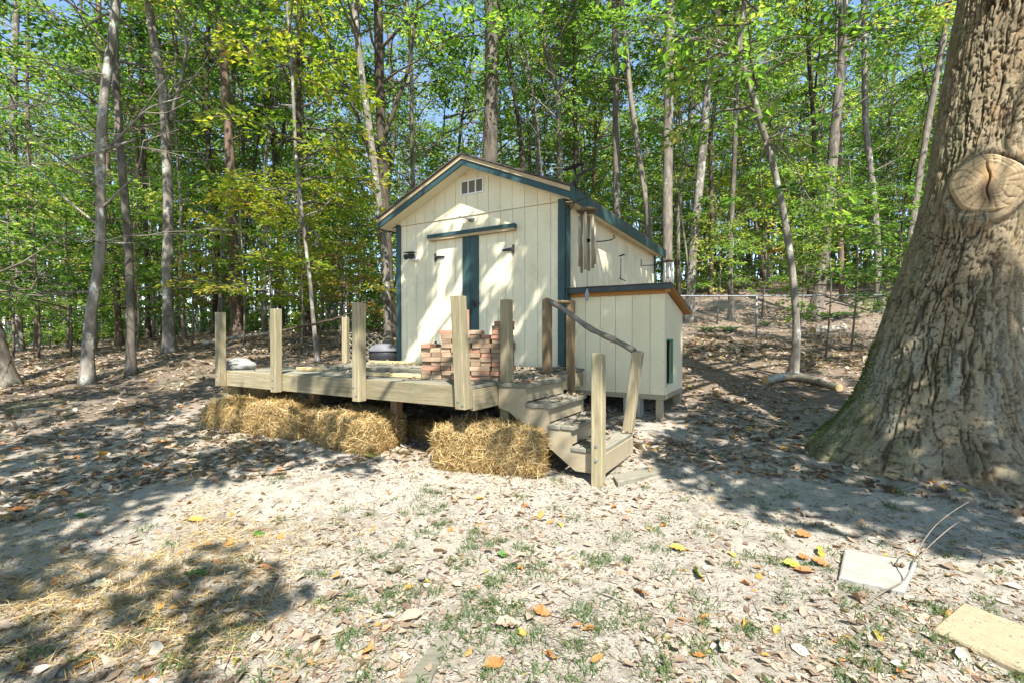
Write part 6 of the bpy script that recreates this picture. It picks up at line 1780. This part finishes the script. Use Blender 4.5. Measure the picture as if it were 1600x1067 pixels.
    for x, y in zip(X[k], Y[k]):
        a = rng.random() * 6.28; l = rng.uniform(0.03, 0.16); q = [(x + math.cos(a) * l * s + rng.normal(0, .006), y + math.sin(a) * l * s + rng.normal(0, .006)) for s in (0, .5, 1)]
        g.tube([(u, v, tz(u, v) + 0.004) for u, v in q], [0.0028, 0.0022, 0.0012], 3, cap=False, tint=np.full(9, rng.uniform(0.0, 0.7)))
    o = g.build('leaf_crumbs', M['debris'], GROUND, tint=True); tag(o, kind='stuff')
litter()

def single_leaf(label, px, py, L, Wd, stops, rz, tilt=(0.1, 0.1), name='large_leaf', lobes=0):
    b = gpt(px, py, 0.012)
    m = rough_mat('leaf_colour', stops, 14, None, 0.55, 0.3, 0.002, 60, None)
    n = 12
    tt = np.linspace(0, 1, n)
    wv = np.sin(tt ** 0.8 * math.pi) ** 0.8 * (1 + (0.35 * np.sin(tt * lobes * 6.28) if lobes else 0))
    V, F = [], []
    for i in range(n):
        for s in (-1, -0.5, 0, 0.5, 1):
            V.append(((tt[i] - .5) * L, s * Wd / 2 * max(wv[i], 0.02), 0.14 * Wd * s * s + 0.06 * L * math.sin(tt[i] * 5) + 0.006 * math.sin(i * 2.3 + s * 3)))
    for i in range(n - 1):
        for j in range(4):
            F.append((i * 5 + j, (i + 1) * 5 + j, (i + 1) * 5 + j + 1, i * 5 + j + 1))
    g = Geo(); g.add(V, np.array(F), 0, None, True); g.tube([(-L * .5, 0, 0.0), (-L * .68, 0, 0.012)], 0.0025, 5)
    o = link(name, g.mesh(name, m)); o.location = b; o.rotation_euler = (tilt[0], tilt[1], rz); tag(o, label, 'leaf')
G_ = [(0.3, (0.045, 0.11, 0.02)), (0.7, (0.085, 0.18, 0.035))]
YL = [(0.3, (0.30, 0.17, 0.03)), (0.7, (0.42, 0.28, 0.06))]
YG = [(0.35, (0.16, 0.30, 0.03)), (0.5, (0.34, 0.31, 0.05)), (0.62, (0.36, 0.16, 0.04))]
CRM = [(0.3, (0.36, 0.32, 0.20)), (0.7, (0.44, 0.40, 0.28))]
ORG = [(0.3, (0.27, 0.095, 0.03)), (0.7, (0.38, 0.17, 0.055))]
single_leaf('bright green lobed leaf on the straw at lower left', 308, 906, 0.11, 0.045, G_, 0.4, (0.2, 0.1), lobes=2)
single_leaf('large cream coloured leaf lying face down at lower left', 158, 915, 0.105, 0.075, CRM, 0.5)
single_leaf('curled golden yellow leaf on the straw at left', 306, 821, 0.10, 0.05, YL, 0.3, (0.4, 0.1))
single_leaf('large leaf half yellow half green standing on its edge right of centre', 1090, 905, 0.115, 0.065, YG, 1.3, (1.0, 0.3))
single_leaf('yellow leaf with green middle left of the concrete paving stone', 1243, 888, 0.115, 0.06, YG, -0.2, (0.35, 0.2))
single_leaf('upright yellow green leaf beside the paving stone corner', 1283, 866, 0.10, 0.06, YG, 0.9, (0.8, -0.2))
single_leaf('orange brown ribbed leaf just left of the concrete paving stone', 1287, 886, 0.11, 0.06, ORG, -0.4, (0.3, 0.3))
single_leaf('small orange leaf between the yellow leaves and the paving stone', 1257, 874, 0.07, 0.05, ORG, 0.5, (0.4, 0.1))
single_leaf('folded orange leaf at the edge of shade above the paving stone', 1258, 837, 0.12, 0.06, ORG, 0.3, (0.5, 0.1))
single_leaf('broad golden leaf on the sand in the right middle', 1062, 868, 0.105, 0.05, YL, -0.1, (0.3, 0.1))
single_leaf('small bright green leaf on the sand at centre', 786, 877, 0.06, 0.045, G_, 0.2, (0.4, 0.2))
single_leaf('rusty folded leaf pointing down in the sunny sand right of centre', 1000, 937, 0.10, 0.045, ORG, 1.9, (0.5, 0.2))
single_leaf('pale orange leaf with curled rim at the bottom middle', 848, 965, 0.085, 0.045, ORG, -0.4, (0.4, 0.1))
single_leaf('rusty leaf lying near the bottom edge at centre', 773, 1060, 0.09, 0.05, ORG, 0.6, (0.4, 0.1))
single_leaf('large pale brown leaf flat on the sand at lower centre', 795, 985, 0.12, 0.07, [(0.3, (0.26, 0.19, 0.14)), (0.7, (0.34, 0.26, 0.20))], 0.2)
single_leaf('green folded leaf on the shaded litter left of centre', 403, 840, 0.08, 0.05, G_, 1.2, (0.6, 0.2))
single_leaf('orange leaf at the far left edge of the shade', 28, 801, 0.10, 0.045, ORG, 0.3, (0.4, 0.1))
single_leaf('flat green leaf on the litter at far left', 124, 814, 0.075, 0.04, G_, 0.2, (0.3, 0.1))
single_leaf('grey green leaf standing in the sand at the bottom right', 1128, 1010, 0.11, 0.06, [(0.3, (0.20, 0.23, 0.15)), (0.7, (0.33, 0.36, 0.27))], 1.1, (0.9, 0.2))

def grass():
    g = Geo()
    C = []
    n = 0
    while n < 330:
        X, Y = scatter(1, 1.7, 5.2, 56); x, y = float(X[0]), float(Y[0])
        px = CX + FPX * x / y; py = HY + FPX * (CAM_Z - tz(x, y)) / y
        d = math.exp(-((px - 660) / 130) ** 2 - ((py - 900) / 130) ** 2) + math.exp(-((px - 860) / 130) ** 2 - ((py - 930) / 110) ** 2) + 0.8 * math.exp(-((px - 1220) / 170) ** 2 - ((py - 880) / 90) ** 2) \
            + 0.35 * (py > 950) + 0.5 * math.exp(-((px - 1500) / 120) ** 2 - ((py - 960) / 60) ** 2) + 0.3 * (px < 450) * (py < 760) + 0.08
        if rng.random() > d or not allowed(X, Y)[0]: continue
        C.append((x, y)); n += 1
    X2, Y2 = scatter(260, 5, 9, 50); k = (X2 < -2.5) & (fbm(X2 * .9 + 40, Y2 * .9, 71) > 0.5); C += list(zip(X2[k], Y2[k]))
    for x, y in C:
        m = int(rng.integers(12, 38)); s = rng.uniform(0.03, 0.10)
        bx = x + rng.normal(0, s * 0.5, m); by = y + rng.normal(0, s * 0.5, m); bz = terrain(bx, by)
        a = rng.random(m) * 6.28; o = np.stack([np.cos(a), np.sin(a), np.zeros(m)], -1); S = np.stack([-np.sin(a), np.cos(a), np.zeros(m)], -1)
        L = rng.uniform(0.018, 0.045, m)[:, None] * rng.uniform(0.7, 1.4); ww = rng.uniform(0.0014, 0.0030, m)[:, None]
        P = np.stack([bx, by, bz - 0.002], -1); up = np.array((0, 0, 1.0)); le = rng.uniform(0.8, 2.0, m)[:, None]
        Md = P + up * L * .6 + o * L * .3 * le; T = P + up * L * (1 - .42 * le) + o * L * .85 * le
        V = np.stack([P - S * ww, P + S * ww, Md + S * ww, Md - S * ww, T], 1).reshape(-1, 3)
        b = np.arange(m)[:, None] * 5
        g.add(V, b + np.array([0, 1, 2, 3]), 0, np.repeat(np.clip(rng.normal(.45, .2, m), 0, 1), 5))
        g.F.append((b + np.array([3, 2, 4]) + g.n - len(V), 0, False))
    o = g.build('grass', M['grass'], tint=True); tag(o, 'sparse tufts of short green grass growing through the sandy ground', 'grass', kind='stuff')
grass()
def ground_straw():
    g = Geo()
    n = 100000
    X, Y = scatter(n, 1.65, 6.5, 60)
    px = CX + FPX * X / Y; py = HY + FPX * (CAM_Z - terrain(X, Y, False)) / Y
    d = 1.0 * np.exp(-((px - 150) / 260) ** 2 - ((py - 930) / 110) ** 2) + 0.6 * np.exp(-((px - 330) / 120) ** 2 - ((py - 830) / 60) ** 2) + 0.9 * np.exp(-((px - 300) / 90) ** 2 - ((py - 665) / 28) ** 2) \
        + 0.7 * np.exp(-((px - 600) / 60) ** 2 - ((py - 705) / 22) ** 2) + 0.7 * np.exp(-((px - 790) / 110) ** 2 - ((py - 738) / 18) ** 2) + 0.45 * np.exp(-((px - 430) / 140) ** 2 - ((py - 690) / 24) ** 2)
    d = d * np.clip((fbm(X * 1.7, Y * 1.7, 191, 3) - 0.3) * 3.0, 0, 1)
    k = rng.random(n) < d; X, Y = X[k], Y[k]; m = len(X)
    straw_strands(g, np.stack([X, Y, terrain(X, Y) + 0.006 + rng.random(m) * 0.012], -1), gnormal(m, 0.12), rng.uniform(0.03, 0.13, m), 0.15, 0.55)
    o = g.build('loose_straw', M['straw'], tint=True); tag(o, 'loose golden straw strewn over the ground at left and around the bales', 'straw', kind='stuff')
ground_straw()
